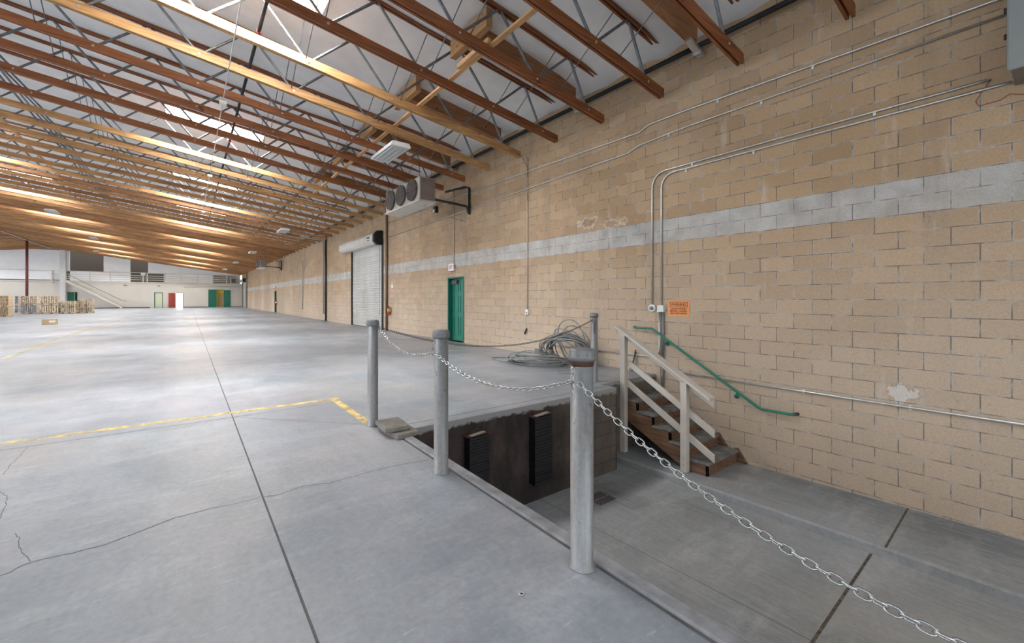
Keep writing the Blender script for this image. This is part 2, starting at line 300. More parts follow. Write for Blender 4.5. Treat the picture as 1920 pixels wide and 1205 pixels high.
# ------------------------------------------------------------------ mesh helpers
class MB:
    def __init__(s): s.v = []; s.f = []; s.m = []; s.sm = []
    def quad(s, pts, mi=0, sm=False):
        n = len(s.v); s.v += [tuple(p) for p in pts]; s.f.append(tuple(range(n, n + len(pts)))); s.m.append(mi); s.sm.append(sm); return s
    def box(s, x0, x1, y0, y1, z0, z1, mi=0):
        n = len(s.v)
        s.v += [(x0, y0, z0), (x1, y0, z0), (x1, y1, z0), (x0, y1, z0), (x0, y0, z1), (x1, y0, z1), (x1, y1, z1), (x0, y1, z1)]
        for f in ((0, 3, 2, 1), (4, 5, 6, 7), (0, 1, 5, 4), (1, 2, 6, 5), (2, 3, 7, 6), (3, 0, 4, 7)):
            s.f.append(tuple(n + i for i in f)); s.m.append(mi); s.sm.append(False)
        return s
    def bar(s, p0, p1, wy, wz, up=(0, 0, 1), mi=0):     # rectangular bar
        p0 = Vector(p0); p1 = Vector(p1); d = (p1 - p0).normalized(); sd = d.cross(Vector(up)).normalized(); u = sd.cross(d).normalized()
        n = len(s.v)
        for p in (p0, p1):
            for a, b_ in ((-1, -1), (1, -1), (1, 1), (-1, 1)): s.v.append(tuple(p + sd * a * wy / 2 + u * b_ * wz / 2))
        for f in ((3, 2, 1, 0), (4, 5, 6, 7), (0, 1, 5, 4), (1, 2, 6, 5), (2, 3, 7, 6), (3, 0, 4, 7)):
            s.f.append(tuple(n + i for i in f)); s.m.append(mi); s.sm.append(False)
        return s
    def tube(s, pts, r, seg=8, mi=0, closed=False, caps=True):
        pts = [Vector(p) for p in pts]; n0 = len(s.v); m = len(pts)
        prev = None
        for i, p in enumerate(pts):
            if closed: t = pts[(i + 1) % m] - pts[i - 1]
            else: t = (pts[min(i + 1, m - 1)] - pts[max(i - 1, 0)])
            t.normalize()
            if prev is None:
                a = t.orthogonal().normalized()
            else:
                a = (prev - t * prev.dot(t))
                a = a.normalized() if a.length > 1e-6 else t.orthogonal().normalized()
            prev = a; b_ = t.cross(a)
            rr = r[i] if isinstance(r, (list, tuple)) else r
            for j in range(seg):
                an = 2 * math.pi * j / seg
                s.v.append(tuple(p + (a * math.cos(an) + b_ * math.sin(an)) * rr))
        rng = m if closed else m - 1
        for i in range(rng):
            for j in range(seg):
                a0 = n0 + i * seg + j; a1 = n0 + i * seg + (j + 1) % seg
                k0 = n0 + ((i + 1) % m) * seg + j; k1 = n0 + ((i + 1) % m) * seg + (j + 1) % seg
                s.f.append((a0, a1, k1, k0)); s.m.append(mi); s.sm.append(True)
        if caps and not closed:
            s.f.append(tuple(n0 + j for j in reversed(range(seg)))); s.m.append(mi); s.sm.append(False)
            s.f.append(tuple(n0 + (m - 1) * seg + j for j in range(seg))); s.m.append(mi); s.sm.append(False)
        return s
    def lathe(s, c, prof, seg=24, axis='z', mi=0, smooth=True):   # prof: (r, h)
        n0 = len(s.v); c = Vector(c)
        for r, h in prof:
            for j in range(seg):
                a = 2 * math.pi * j / seg; u, v = r * math.cos(a), r * math.sin(a)
                if axis == 'z': q = (u, v, h)
                elif axis == 'x': q = (h, u, v)
                else: q = (v, h, u)
                s.v.append(tuple(c + Vector(q)))
        for i in range(len(prof) - 1):
            for j in range(seg):
                a0 = n0 + i * seg + j; a1 = n0 + i * seg + (j + 1) % seg
                s.f.append((a0, a1, a1 + seg, a0 + seg)); s.m.append(mi); s.sm.append(smooth)
        if prof[0][0] > 1e-5: s.f.append(tuple(n0 + j for j in reversed(range(seg)))); s.m.append(mi); s.sm.append(False)
        if prof[-1][0] > 1e-5: s.f.append(tuple(n0 + (len(prof) - 1) * seg + j for j in range(seg))); s.m.append(mi); s.sm.append(False)
        return s
    def prism(s, poly, d0, d1, axis='x', mi=0):    # poly in the plane across axis; for 'x': (y,z)
        n0 = len(s.v); k = len(poly)
        for d in (d0, d1):
            for a, b_ in poly:
                s.v.append({'x': (d, a, b_), 'y': (a, d, b_), 'z': (a, b_, d)}[axis])
        for i in range(k):
            j = (i + 1) % k; s.f.append((n0 + i, n0 + j, n0 + k + j, n0 + k + i)); s.m.append(mi); s.sm.append(False)
        s.f.append(tuple(n0 + i for i in reversed(range(k)))); s.f.append(tuple(n0 + k + i for i in range(k))); s.m += [mi, mi]; s.sm += [False, False]
        return s
    def build(s, name, mats, parent=None, bevel=0, fix=True):
        me = bpy.data.meshes.new(name)
        off = Vector((0, 0, 0))
        if parent is not None and '_o' in parent.keys(): off = Vector(parent['_o'])
        me.from_pydata([tuple(Vector(v) - off) for v in s.v], [], s.f)
        if not isinstance(mats, (list, tuple)): mats = [mats]
        for m_ in mats: me.materials.append(m_)
        for p, mi, sm in zip(me.polygons, s.m, s.sm): p.material_index = mi; p.use_smooth = sm
        if fix:
            bm = bmesh.new(); bm.from_mesh(me); bmesh.ops.recalc_face_normals(bm, faces=bm.faces); bm.to_mesh(me); bm.free()
        o = bpy.data.objects.new(name, me); COL.objects.link(o)
        if parent is not None: o.parent = parent; o['_o'] = tuple(off)
        if bevel:
            bv = o.modifiers.new('bevel', 'BEVEL'); bv.width = bevel; bv.segments = 2; bv.limit_method = 'ANGLE'
        return o
def tag(o, label=None, cat=None, group=None, kind=None):
    if label: o['label'] = label
    if cat: o['category'] = cat
    if group: o['group'] = group
    if kind: o['kind'] = kind
    return o
def thing(name, loc, label, cat, group=None):
    o = bpy.data.objects.new(name, None); COL.objects.link(o); o.location = loc; o.empty_display_size = 0.1
    o['_o'] = tuple(float(c) for c in loc)
    return tag(o, label, cat, group)
def struct(name, mb, mat, label=None, bevel=0):
    o = mb.build(name, mat, None, bevel); o['kind'] = 'structure'
    if label: o['label'] = label
    return o
def text_mesh(txt, size, depth, font_bold=0.0, sx=1.0):
    cu = bpy.data.curves.new('t', 'FONT'); cu.body = txt; cu.size = size; cu.extrude = depth; cu.align_x = 'CENTER'; cu.align_y = 'CENTER'; cu.offset = font_bold; cu.resolution_u = 3
    o = bpy.data.objects.new('t', cu); COL.objects.link(o)
    dg = bpy.context.evaluated_depsgraph_get(); dg.update()
    me = bpy.data.meshes.new_from_object(o.evaluated_get(dg))
    bpy.data.objects.remove(o); bpy.data.curves.remove(cu)
    for v in me.vertices: v.co.x *= sx
    return me
def put_text(name, txt, size, center, mat, parent, facing='-x', bold=0.0, sx=1.0):
    me = text_mesh(txt, size, 0.0006, bold, sx); me.materials.clear(); me.materials.append(mat)
    off = Vector(parent['_o']); c = Vector(center)
    for v in me.vertices:
        a, b_, d = v.co
        q = {'-x': Vector((-d, -a, b_)), '-y': Vector((a, -d, b_))}[facing]
        v.co = c + q - off
    o = bpy.data.objects.new(name, me); COL.objects.link(o); o.parent = parent
    return o
def arc(c, r, a0, a1, n, plane='yz', fixed=0.0):
    out = []
    for i in range(n + 1):
        a = a0 + (a1 - a0) * i / n; u, v = c[0] + r * math.cos(a), c[1] + r * math.sin(a)
        out.append((fixed, u, v) if plane == 'yz' else ((u, fixed, v) if plane == 'xz' else (u, v, fixed)))
    return out
PI = math.pi

# ================================================================== STRUCTURE
# --- upper floor slab with the loading pit cut out
fb = MB()
XC, YD, YR, XR = 1.85, 3.87, 4.16, 5.46
fb.box(-40, XC, -10, 90, -1.6, 0)
fb.box(XC, XR, YD, 90, -1.6, 0)
fb.box(XR, D + 0.4, YR, 90, -1.6, 0)
floor = struct('floor', fb, M['floor'], 'smooth grey concrete floor of the warehouse')
# control joints and cracks, let into the floor as thin dark lines
def strip(pts, wd, z=0.0012):
    mb = MB()
    for i in range(len(pts) - 1):
        a = Vector((pts[i][0], pts[i][1], 0)); b_ = Vector((pts[i + 1][0], pts[i + 1][1], 0)); d = (b_ - a); 
        if d.length < 1e-6: continue
        n = Vector((-d.y, d.x, 0)).normalized() * wd / 2
        mb.quad([(a - n) + Vector((0, 0, z)), (b_ - n) + Vector((0, 0, z)), (b_ + n) + Vector((0, 0, z)), (a + n) + Vector((0, 0, z))])
    return mb
floor['_o'] = (0.0, 0.0, 0.0)
def joint(pts, wd, mat='joint', nm='control_joint', z=0.0012):
    strip(pts, wd, z).build(nm, M[mat], floor, fix=False)
joint([(0.43, -3), (0.43, 72)], 0.012, z=0.0008)
joint([(-17, 5.41), (XC - 0.15, 5.40)], 0.009)
joint([(XC + 0.0, 4.02), (5.5, 4.02)], 0.012)
joint([(1.740, -6), (1.740, 3.86)], 0.020)
joint([(0.43, 5.41), (1.62, 4.25)], 0.004, 'crack', 'hairline_crack')
for yy in (11.6, 17.8, 24, 36): joint([(-17, yy), (D, yy)], 0.007)
joint([(-6.2, 5.4), (-6.2, 72)], 0.012, z=0.0008)
def fpt(px, py, z=0.0):
    a = (px - 870.9) / 762.05; b_ = (558.6 - py) / 762.05; s_, c_ = math.sin(TH), math.cos(TH)
    t = (z - CAMH) / b_; return ((s_ + a * c_) * t, (c_ - a * s_) * t)
def wiggle(pts, amp, n=8):
    out = []
    for i in range(len(pts) - 1):
        for j in range(n):
            t = j / n; out.append((pts[i][0] * (1 - t) + pts[i + 1][0] * t + random.uniform(-amp, amp), pts[i][1] * (1 - t) + pts[i + 1][1] * t + random.uniform(-amp, amp)))
    out.append(pts[-1]); return out
CR1 = [(-60, 1110), (0, 1080), (60, 1052), (130, 1038), (200, 1020), (270, 993), (330, 970), (400, 952), (440, 944), (492, 931), (520, 928), (570, 911), (620, 905), (680, 888), (740, 873), (805, 862)]
joint(wiggle([fpt(*p) for p in CR1], 0.006), 0.006, 'crack', 'floor_crack', 0.001)
CR2 = [(58, 1052), (42, 1035), (34, 1020), (36, 1008), (28, 1000)]
joint(wiggle([fpt(*p) for p in CR2], 0.004), 0.004, 'crack', 'floor_crack', 0.001)
joint(wiggle([fpt(*p) for p in [(0, 922), (14, 930), (12, 945), (4, 962), (0, 975)]], 0.005), 0.004, 'crack', 'floor_crack', 0.001)
joint(wiggle([fpt(*p) for p in [(52, 838), (36, 855), (20, 872), (6, 890)]], 0.006), 0.004, 'crack', 'floor_crack', 0.001)
pl = strip([(-9, 5.78), (1.72, 5.60)], 0.10, 0.0016).build('painted_floor_line', M['paintline'], fix=False)
tag(pl, 'worn yellow line painted across the floor, running left from the corner by the farthest left bollard', 'floor marking')
pl = strip([(1.645, 5.55), (1.645, 4.27)], 0.09, 0.0017).build('painted_floor_line', M['paintline'], fix=False)
tag(pl, 'short yellow painted line running from the line\'s corner to the bollard foot', 'floor marking')
pts = [fpt(8, 672), fpt(110, 634), fpt(225, 600)]
pl = strip(pts, 0.10, 0.0016).build('painted_floor_line', M['paintline'], fix=False)
tag(pl, 'faint yellow line far back on the floor, in front of the carton box', 'floor marking')
# --- pit: dock face, pit floor ramp, walkway
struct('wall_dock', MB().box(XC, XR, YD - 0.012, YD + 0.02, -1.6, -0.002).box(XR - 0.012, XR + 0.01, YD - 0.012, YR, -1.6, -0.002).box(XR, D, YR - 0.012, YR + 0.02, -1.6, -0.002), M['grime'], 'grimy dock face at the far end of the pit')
def ramp_z(y): return -1.26 + 0.021 * (YD - y)
pf = MB(); y0, y1 = -6, 4.2
pf.quad([(XC - 0.02, y0, ramp_z(y0)), (5.80, y0, ramp_z(y0)), (5.80, y1, ramp_z(y1)), (XC - 0.02, y1, ramp_z(y1))])
pitfloor = struct('floor_pit', pf, M['pit'], 'stained concrete floor of the sunken loading pit'); pitfloor['_o'] = (0.0, 0.0, 0.0)
def wz(y): return -1.14 + 0.021 * (2.7 - y)
wk = MB()
prof = [(5.71, -0.135), (5.725, -0.02), (5.75, 0.0), (D + 0.05, 0.0), (D + 0.05, -0.3), (5.70, -0.3)]
n0 = len(wk.v)
for yy in (-6, 4.2):
    for x, dz in prof: wk.v.append((x, yy, wz(yy) + dz))
for i in range(len(prof) - 1): wk.f.append((i, i + 1, i + 7, i + 6)); wk.m.append(0); wk.sm.append(False)
walk = struct('floor_walkway', wk, M['pit'], 'raised concrete walkway along the block wall inside the pit'); walk['_o'] = (0.0, 0.0, 0.0)
def pitjoint(pts, wd, root, zf, mat, nm='control_joint'):
    mb = MB()
    for i in range(len(pts) - 1):
        a = Vector((*pts[i], 0)); b_ = Vector((*pts[i + 1], 0)); n = Vector((-(b_ - a).y, (b_ - a).x, 0)).normalized() * wd / 2
        q = [a - n, b_ - n, b_ + n, a + n]
        mb.quad([(p.x, p.y, zf(p.y) + 0.0015) for p in q])
    mb.build(nm, M[mat], root, fix=False)
pitjoint([(3.82, 3.86), (3.88, 1.3), (3.9, -3)], 0.007, pitfloor, ramp_z, 'joint')
pitjoint([(XC, 1.03), (3.87, 1.05), (5.70, 1.08)], 0.022, pitfloor, ramp_z, 'jointdark')
pitjoint([(5.74, 0.985), (D, 1.02)], 0.018, walk, wz, 'jointdark')
pitjoint([(3.3, 3.86), (3.3, 2.6)], 0.003, pitfloor, ramp_z, 'joint')
cb_ = MB(); cb_.prism([(1.752, -.01), (1.755, .006), (1.765, .012), (1.835, .012), (1.852, .002), (1.858, -.02), (1.858, -.12), (1.752, -.12)], -6, YD, 'y')
struct('trim_1', cb_, M['curb'], 'rough concrete curb strip along the pit edge')
# near pit wall face (under the curb strip)
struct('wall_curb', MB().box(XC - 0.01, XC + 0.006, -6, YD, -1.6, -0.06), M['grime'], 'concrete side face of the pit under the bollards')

# --- block wall with openings
DOORS = [(10.35, 11.29, 0, 2.05), (16.71, 20.70, 0, 3.92), (42.3, 43.3, 0, 2.1), (67.2, 71.4, 0, 3.92)]
wb = MB(); ys = [-7] + [v for d in DOORS for v in d[:2]] + [B + 0.3]
for i in range(0, len(ys), 2): wb.box(D, D + 0.25, ys[i], ys[i + 1], -1.6, 6.4)
for a, b_, z0, z1 in DOORS: wb.box(D, D + 0.25, a, b_, z1, 6.4).box(D, D + 0.25, a, b_, -1.6, 0)
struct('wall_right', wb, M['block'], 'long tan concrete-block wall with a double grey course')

struct('wall_front', MB().box(-40, D + .3, -10.3, -10, -1.6, 9), M['beige'], 'wall behind the camera')
# --- far wall
zB = lambda z: CAMH + (z - CAMH) * 1.097
xB = lambda x: x * 1.097
fw = MB()
holes = [(-12.85, -11.9, 0, 2.16), (-3.92, -2.93, 0, 2.18), (-1.50, -0.53, 0, 2.15), (2.57, 4.65, 0, 2.65)]
xs = [-40] + [v for h in holes for v in h[:2]] + [D + 0.3]
MZ = zB(3.42)
for i in range(0, len(xs), 2): fw.box(xs[i], xs[i + 1], B, B + 0.2, 0, MZ)
for a, b_, z0, z1 in holes: fw.box(a, b_, B, B + 0.2, z1, MZ)
fw.box(-40, D + 0.3, B - 0.12, B + 0.2, MZ - 0.14, MZ)          # mezzanine edge
struct('wall_back', fw, M['beige'], 'pale beige wall at the far end of the warehouse')
struct('wall_upper', MB().box(-40, D + 0.3, B + 6, B + 6.2, MZ - 1, 9).box(-13.0, D + .3, B + .2, B + 6, MZ - .1, MZ), M['darkroom'], 'dim room behind the upper far opening')
struct('wall_office', MB().box(-14.5, D, B + 3.0, B + 3.1, -0.2, 3.3).box(-9, -8.9, B + .2, B + 3, 0, 3.3).box(-2.3, -2.2, B + .2, B + 3, 0, 3.3).box(1.2, 1.3, B + .2, B + 3, 0, 3.3), M['beige'], 'partition walls of the rooms behind the far doors')

# --- roof insulation (ceiling), with skylight openings
SKX = [(-0.52, 1.97), (-8.1, -5.7), (-22.0, -19.5)]  # last column is unseen, added to brighten the far end
SKB = [k for k in range(3, 56) if (k - 3) % 6 == 0]
xsn = sorted(set([D + 0.1, 6.3, 5, 3.5, 1.97, 0.7, -0.52, -2.2, -4, -5.7, -6.9, -8.1, -9.7, -11.3, -13, RX, -16.5, -19, -19.5, -22, -26, -30]), reverse=True)
cm = MB(); KMIN, KMAX = -6, 57
kx = {}
def cv(i, x, k, j, NJ):
    key = (i, k * NJ + j)
    if key not in kx:
        y = YK(k) + 1.235 * j / NJ; z = zr(x)
        if j: z += 0.05 * math.sin(PI * j / NJ) + random.uniform(-0.03, 0.03)
        if i == 0: z -= 0.10 if j else 0.02
        kx[key] = len(cm.v); cm.v.append((x, y, z))
    return kx[key]
NJ = 4
for k in range(KMIN, KMAX):
    for i in range(len(xsn) - 1):
        xa, xb_ = xsn[i], xsn[i + 1]
        if k in SKB and any(xb_ >= s0 - .01 and xa <= s1 + .01 for s0, s1 in SKX): continue
        for j in range(NJ):
            cm.f.append((cv(i, xa, k, j, NJ), cv(i + 1, xb_, k, j, NJ), cv(i + 1, xb_, k, j + 1, NJ), cv(i, xa, k, j + 1, NJ))); cm.m.append(0); cm.sm.append(True)
struct('ceiling', cm, M['insul'], 'white-faced insulation between the roof trusses')
nb = 0
for k in SKB:
    for ci, (a, b_) in enumerate(SKX):
        nb += 1
        y0, y1 = YK(k) + 0.06, YK(k + 1) - 0.06
        o = MB()
        za, zb_ = zr(a), zr(b_)
        for (xx0, yy0, xx1, yy1) in ((a, y0, b_, y0), (b_, y0, b_, y1), (b_, y1, a, y1), (a, y1, a, y0)):
            o.quad([(xx0, yy0, zr(xx0) - .02), (xx1, yy1, zr(xx1) - .02), (xx1, yy1, zr(xx1) + .45), (xx0, yy0, zr(xx0) + .45)])
        wl = o.build('window_%d' % nb, M['well'], None, fix=False); wl['kind'] = 'structure'; wl['label'] = 'roof skylight well'; wl['_o'] = (0., 0., 0.)
        MB().quad([(a, y0, zr(a) + .44), (b_, y0, zr(b_) + .44), (b_, y1, zr(b_) + .44), (a, y1, zr(a) + .44)]).build('skylight_pane', M['sky'], wl, fix=False)

# ================================================================== ROOF TRUSSES
NODES = [6.42 - 0 * 1.0] + [5.05 - 1.625 * i for i in range(12)]     # lower-chord nodes
TOPS = [5.92] + [4.24 - 1.625 * i for i in range(12)]
def chordmesh(nm, z0, hgt, wid, gap, x0, x1):
    mb = MB()
    for sy in (-1, 1):
        yc = sy * (gap / 2 + wid / 2)
        mb.v += []
        n = len(mb.v)
        za, zc = zb(x0) + z0, zb(x1) + z0
        mb.v += [(x0, yc - wid / 2, za), (x1, yc - wid / 2, zc), (x1, yc + wid / 2, zc), (x0, yc + wid / 2, za),
                 (x0, yc - wid / 2, za + hgt), (x1, yc - wid / 2, zc + hgt), (x1, yc + wid / 2, zc + hgt), (x0, yc + wid / 2, za + hgt)]
        for f in ((0, 3, 2, 1), (4, 5, 6, 7), (0, 1, 5, 4), (1, 2, 6, 5), (2, 3, 7, 6), (3, 0, 4, 7)):
            mb.f.append(tuple(n + i for i in f)); mb.m.append(0); mb.sm.append(False)
    return mb
XE = 6.93
base = Vector((XE, 0, zb(XE)))
def shift(mb):
    mb.v = [tuple(Vector(v) - base) for v in mb.v]; return mb
tmp_root = None
m_bot = shift(chordmesh('lower_chord', 0, 0.15, 0.036, 0.022, XE - 0.03, RX)).build('lower_chord', M['chord'])
m_top = shift(chordmesh('upper_chord', 0.855, 0.09, 0.036, 0.03, D - 0.02, RX)).build('upper_chord', M['chord'])
# splice marks on the chord (dark joint plates)
def webline(a, b_):
    return shift(MB().tube([(a[0], 0, a[1]), (a[0] * .93 + b_[0] * .07, 0, a[1] * .93 + b_[1] * .07), (a[0] * .07 + b_[0] * .93, 0, a[1] * .07 + b_[1] * .93), (b_[0], 0, b_[1])], [0.012, 0.024, 0.024, 0.012], 8))
segs = [((NODES[0], zb(NODES[0]) + .07), (TOPS[0], zb(TOPS[0]) + .89))]
for i in range(12):
    a = NODES[i + 1]; segs.append(((TOPS[i], zb(TOPS[i]) + .89), (a, zb(a) + .07)))
    segs.append(((a, zb(a) + .07), (TOPS[i + 1], zb(TOPS[i + 1]) + .89)))
segs = [s_ for s_ in segs if min(s_[0][0], s_[1][0]) > RX - 0.3]
web_src = [webline(*s_).build('web_tube', M['web']) for s_ in segs]
allweb = MB()
for s_ in segs:
    allweb.tube([(s_[0][0], 0, s_[0][1]), (s_[1][0], 0, s_[1][1])], 0.019, 6)
web_all = shift(allweb).build('web_tubes', M['web'])
bolt_src = [shift(MB().lathe((nx, 0, zb(nx) + .07), [(0.020, -0.056), (0.020, 0.056)], 10, 'y')).build('bolt', M['bolt']) for nx in NODES if nx > RX]
protos = [m_bot, m_top, web_all] + web_src + bolt_src
for o in protos: COL.objects.unlink(o)
ORD = ['first', 'second', 'third', 'fourth', 'fifth', 'sixth', 'seventh', 'eighth', 'ninth', 'tenth', 'eleventh', 'twelfth', 'thirteenth', 'fourteenth']
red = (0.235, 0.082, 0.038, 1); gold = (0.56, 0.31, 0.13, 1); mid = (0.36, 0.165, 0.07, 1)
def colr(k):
    if k in (4, 5): return (0.54, 0.30, 0.12, 1)  # skylight falling on these chords, painted as paler wood
    if k in (10, 11, 12): return (0.52, 0.29, 0.12, 1)  # golden wood, with skylight brightness painted in as well
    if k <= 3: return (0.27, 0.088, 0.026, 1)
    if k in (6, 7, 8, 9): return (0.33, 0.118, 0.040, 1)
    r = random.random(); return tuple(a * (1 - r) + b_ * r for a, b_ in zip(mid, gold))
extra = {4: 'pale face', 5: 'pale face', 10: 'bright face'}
LM = [(12.2, 'near ceiling fan unit'), (16.7, 'near edge of the white roll-up door'), (20.7, 'far edge of the white roll-up door'), (25.4, 'black pipe left of the roll-up door'), (31.5, 'thin upright conduit past the black pipe'), (39.4, 'far ceiling fan unit'), (43.3, 'distant green exit door'), (48.0, 'fourth lamp along the wall'), (60.0, 'last lamp on the right'), (65.5, 'dark pipe by the farthest roll-up door')]
cnt = {}
def far_label(y):
    nm = [n for v, n in LM if v < y][-1]; cnt[nm] = cnt.get(nm, 0) + 1
    return '%s roof truss beyond the %s' % (ORD[cnt[nm] - 1], nm)
def copy_part(src, parent, name, kcol):
    c = src.copy(); c.name = name; COL.objects.link(c); c.parent = parent; c.color = kcol; return c
for k in range(-4, 57):
    y = YK(k)
    if y > B - 0.15: break
    if k < -1: lab = '%s roof truss hidden past the picture\'s top right corner' % ORD[-k - 2]
    elif k <= 12:
        lab = '%s roof truss along the block wall, counted from the top right corner' % ORD[k + 1]
        if k in extra: lab += ', ' + extra[k]
    else: lab = far_label(y)
    r = thing('roof_truss', (base.x, y, base.z), lab, 'truss', 'open-web roof trusses')
    c = colr(k)
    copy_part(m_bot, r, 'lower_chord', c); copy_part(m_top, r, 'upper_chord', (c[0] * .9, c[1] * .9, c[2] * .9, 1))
    if -2 < k <= 13:
        for s_, (pa, pb_) in zip(web_src, segs):
            if max(pa[0], pb_[0]) > -0.34 * y - 1.5: copy_part(s_, r, 'web_tube', c)
        for s_ in bolt_src:
            copy_part(s_, r, 'bolt', c)
    else: copy_part(web_all, r, 'web_tubes', c)
# trusses of the other roof slope, seen only at the far left
m2 = MB()
def chord2(z0, hgt, wid):
    mb = MB(); n = 0
    for sy in (-1, 1):
        yc = sy * (0.017 + wid / 2); n = len(mb.v)
        x0, x1 = RX - 0.05, -26.0; za, zc = zb(x0) + z0, zb(x1) + z0
        mb.v += [(x0, yc - wid / 2, za), (x1, yc - wid / 2, zc), (x1, yc + wid / 2, zc), (x0, yc + wid / 2, za), (x0, yc - wid / 2, za + hgt), (x1, yc - wid / 2, zc + hgt), (x1, yc + wid / 2, zc + hgt), (x0, yc + wid / 2, za + hgt)]
        for f in ((0, 3, 2, 1), (4, 5, 6, 7), (0, 1, 5, 4), (1, 2, 6, 5), (2, 3, 7, 6), (3, 0, 4, 7)):
            mb.f.append(tuple(n + i for i in f)); mb.m.append(0); mb.sm.append(False)
    mb.v = [(v[0] - RX, v[1], v[2] - zb(RX)) for v in mb.v]; return mb
b2 = chord2(0, .14, .04).build('lower_chord', M['chord']); t2 = chord2(.845, .09, .04).build('upper_chord', M['chord'])
w2 = MB()
for i in range(6):
    xa = RX - 0.3 - 1.625 * i; w2.tube([(xa - RX, 0, zb(xa) + .07 - zb(RX)), (xa - .81 - RX, 0, zb(xa - .81) + .89 - zb(RX))], .019, 6); w2.tube([(xa - .81 - RX, 0, zb(xa - .81) + .89 - zb(RX)), (xa - 1.62 - RX, 0, zb(xa - 1.62) + .07 - zb(RX))], .019, 6)
w2 = w2.build('web_tubes', M['web'])
for o in (b2, t2, w2): COL.objects.unlink(o)
for k in range(30, 57):
    y = YK(k)
    if y > B - 0.15: break
    r = thing('roof_truss', (RX, y, zb(RX)), 'opposite-slope roof truss at far left, %s' % ('%s one in front of the red column' % ORD[int((63.5 - y) / 1.235) % 14] + (', farther group' if y > 46 else ', nearer group') if y < 63.5 else '%s one behind the red column' % ORD[int((y - 63.5) / 1.235)]), 'truss', 'opposite-slope trusses')
    c = colr(k)
    for s_ in (b2, t2, w2): copy_part(s_, r, s_.name.split('.')[0], c)

# --- ridge girder and its red column
g = MB().box(RX - .10, RX + .10, 26, B, zb(RX) - .02, zb(RX) + .60).build('ridge_girder', M['lvl']); tag(g, 'long timber girder under the roof ridge, resting on the red column', 'girder')
cl = thing('steel_column', (RX, 63.5, 0), 'slim oxide-red steel column rising behind the pallets at far left', 'column')
MB().lathe((RX, 63.5, 0), [(.12, 0), (.12, zb(RX) - .06)], 20).build('shaft', M['redcol'], cl)
MB().box(RX - .2, RX + .2, 63.3, 63.7, zb(RX) - .06, zb(RX) - .02).build('cap_plate', M['redcol'], cl)
MB().box(RX - .2, RX + .2, 63.3, 63.7, 0, .02).build('base_plate', M['redcol'], cl)
cd = MB().tube([(RX + .16, 30, zb(RX) - .06), (RX + .16, B - .2, zb(RX) - .06)], .03).build('ridge_conduit', M['white'])
tag(cd, 'thin white conduit running along the ridge over the red column', 'conduit')

# --- roof-level strut beams with OSB blocking in every other bay
names_b = ['nearest, at the top right edge', 'first full one left of the top right corner', 'above the second pair of chord ends', 'behind the near white lamp', 'just beyond the white lamp', 'over the ceiling fan unit']
for j in range(0, 6):
    k = 2 * j
    ym = YK(k) + 0.62
    t = thing('strut_beam', (4.1, ym, zr(4.1) - .35), 'deep red-brown timber strut under the insulation, %s' % names_b[j], 'beam', 'timber wall struts')
    mb = MB(); n = 0
    x0, x1 = D - 0.28, 4.15
    mb.v += [(x0, ym - .065, zr(x0) - .31), (x1, ym - .065, zr(x1) - .31), (x1, ym + .065, zr(x1) - .31), (x0, ym + .065, zr(x0) - .31), (x0, ym - .065, zr(x0) + .1), (x1, ym - .065, zr(x1) + .1), (x1, ym + .065, zr(x1) + .1), (x0, ym + .065, zr(x0) + .1)]
    for f in ((0, 3, 2, 1), (4, 5, 6, 7), (0, 1, 5, 4), (1, 2, 6, 5), (2, 3, 7, 6), (3, 0, 4, 7)): mb.f.append(f); mb.m.append(0); mb.sm.append(False)
    mb.build('timber', M['lvl'], t)
    MB().bar((D - .45, ym, zr(D - .45) - .33), (D - .02, ym, zr(D) - .40), .10, .05).build('wall_bracket', M['cond'], t)
    MB().tube([(D - .16, ym - .07, zr(D) - .40), (D - .16, ym + .07, zr(D) - .40)], .04).build('anchor_pin', M['bolt'], t)
    ob = MB().box(4.02, 4.14, YK(k) + .07, YK(k + 1) - .07, zr(4.1) - .34, zr(4.1) - .03)
    o = ob.build('blocking_panel', M['osb']); tag(o, 'pale wood blocking panel between trusses, %s of its row from the top right' % ORD[j], 'panel', 'blocking panels')
for i, (xb_, y0, y1, lab) in enumerate([(4.03, 2.6, 40, 'long pale wooden brace on the lower chords, parallel with the block wall'), (-4.45, 14, 60, 'pale wooden brace across the lower chords at the left of the roof')]):
    z = zb(xb_) + .14
    o = MB().box(xb_ - .045, xb_ + .045, y0, y1, z + .001, z + .04).build('lateral_brace', M['brace']); tag(o, lab, 'brace', 'lateral wood braces')
o = MB().box(3.92, 3.98, 5.1, 6.0, zb(4) + .15, zb(4) + .23).build('splice_board', M['brace']); tag(o, 'short pale board nailed beside the long wooden brace near the top edge', 'board')

# --- steel cross bridging rods
for bi, (xb_, k0, lab) in enumerate([(5.6, 1, 'nearest the block wall'), (3.6, 2, 'beside the long pale wooden brace'), (1.75, 3, 'right of the skylights'), (-2.2, 6, 'left of the skylights'), (-6.0, 12, 'far left of the roof')]):
    t = thing('cross_bridging', (xb_, YK(k0), zb(xb_)), 'row of thin slanting steel rods linking the trusses, %s' % lab, 'bridging', 'cross bridging rows')
    for k in range(k0 - 1, k0 + 9):
        MB().tube([(xb_, YK(k) + .05, zb(xb_) + .86), (xb_, YK(k + 1) - .06, zb(xb_) + .10)], .009, 6).build('rod', M['web'], t)
    rest = MB()
    for k in range(k0 + 9, 45): rest.tube([(xb_, YK(k) + .05, zb(xb_) + .86), (xb_, YK(k + 1) - .06, zb(xb_) + .10)], .009, 4)
    o = rest.build('rod', M['web'], t); o['kind'] = 'stuff'
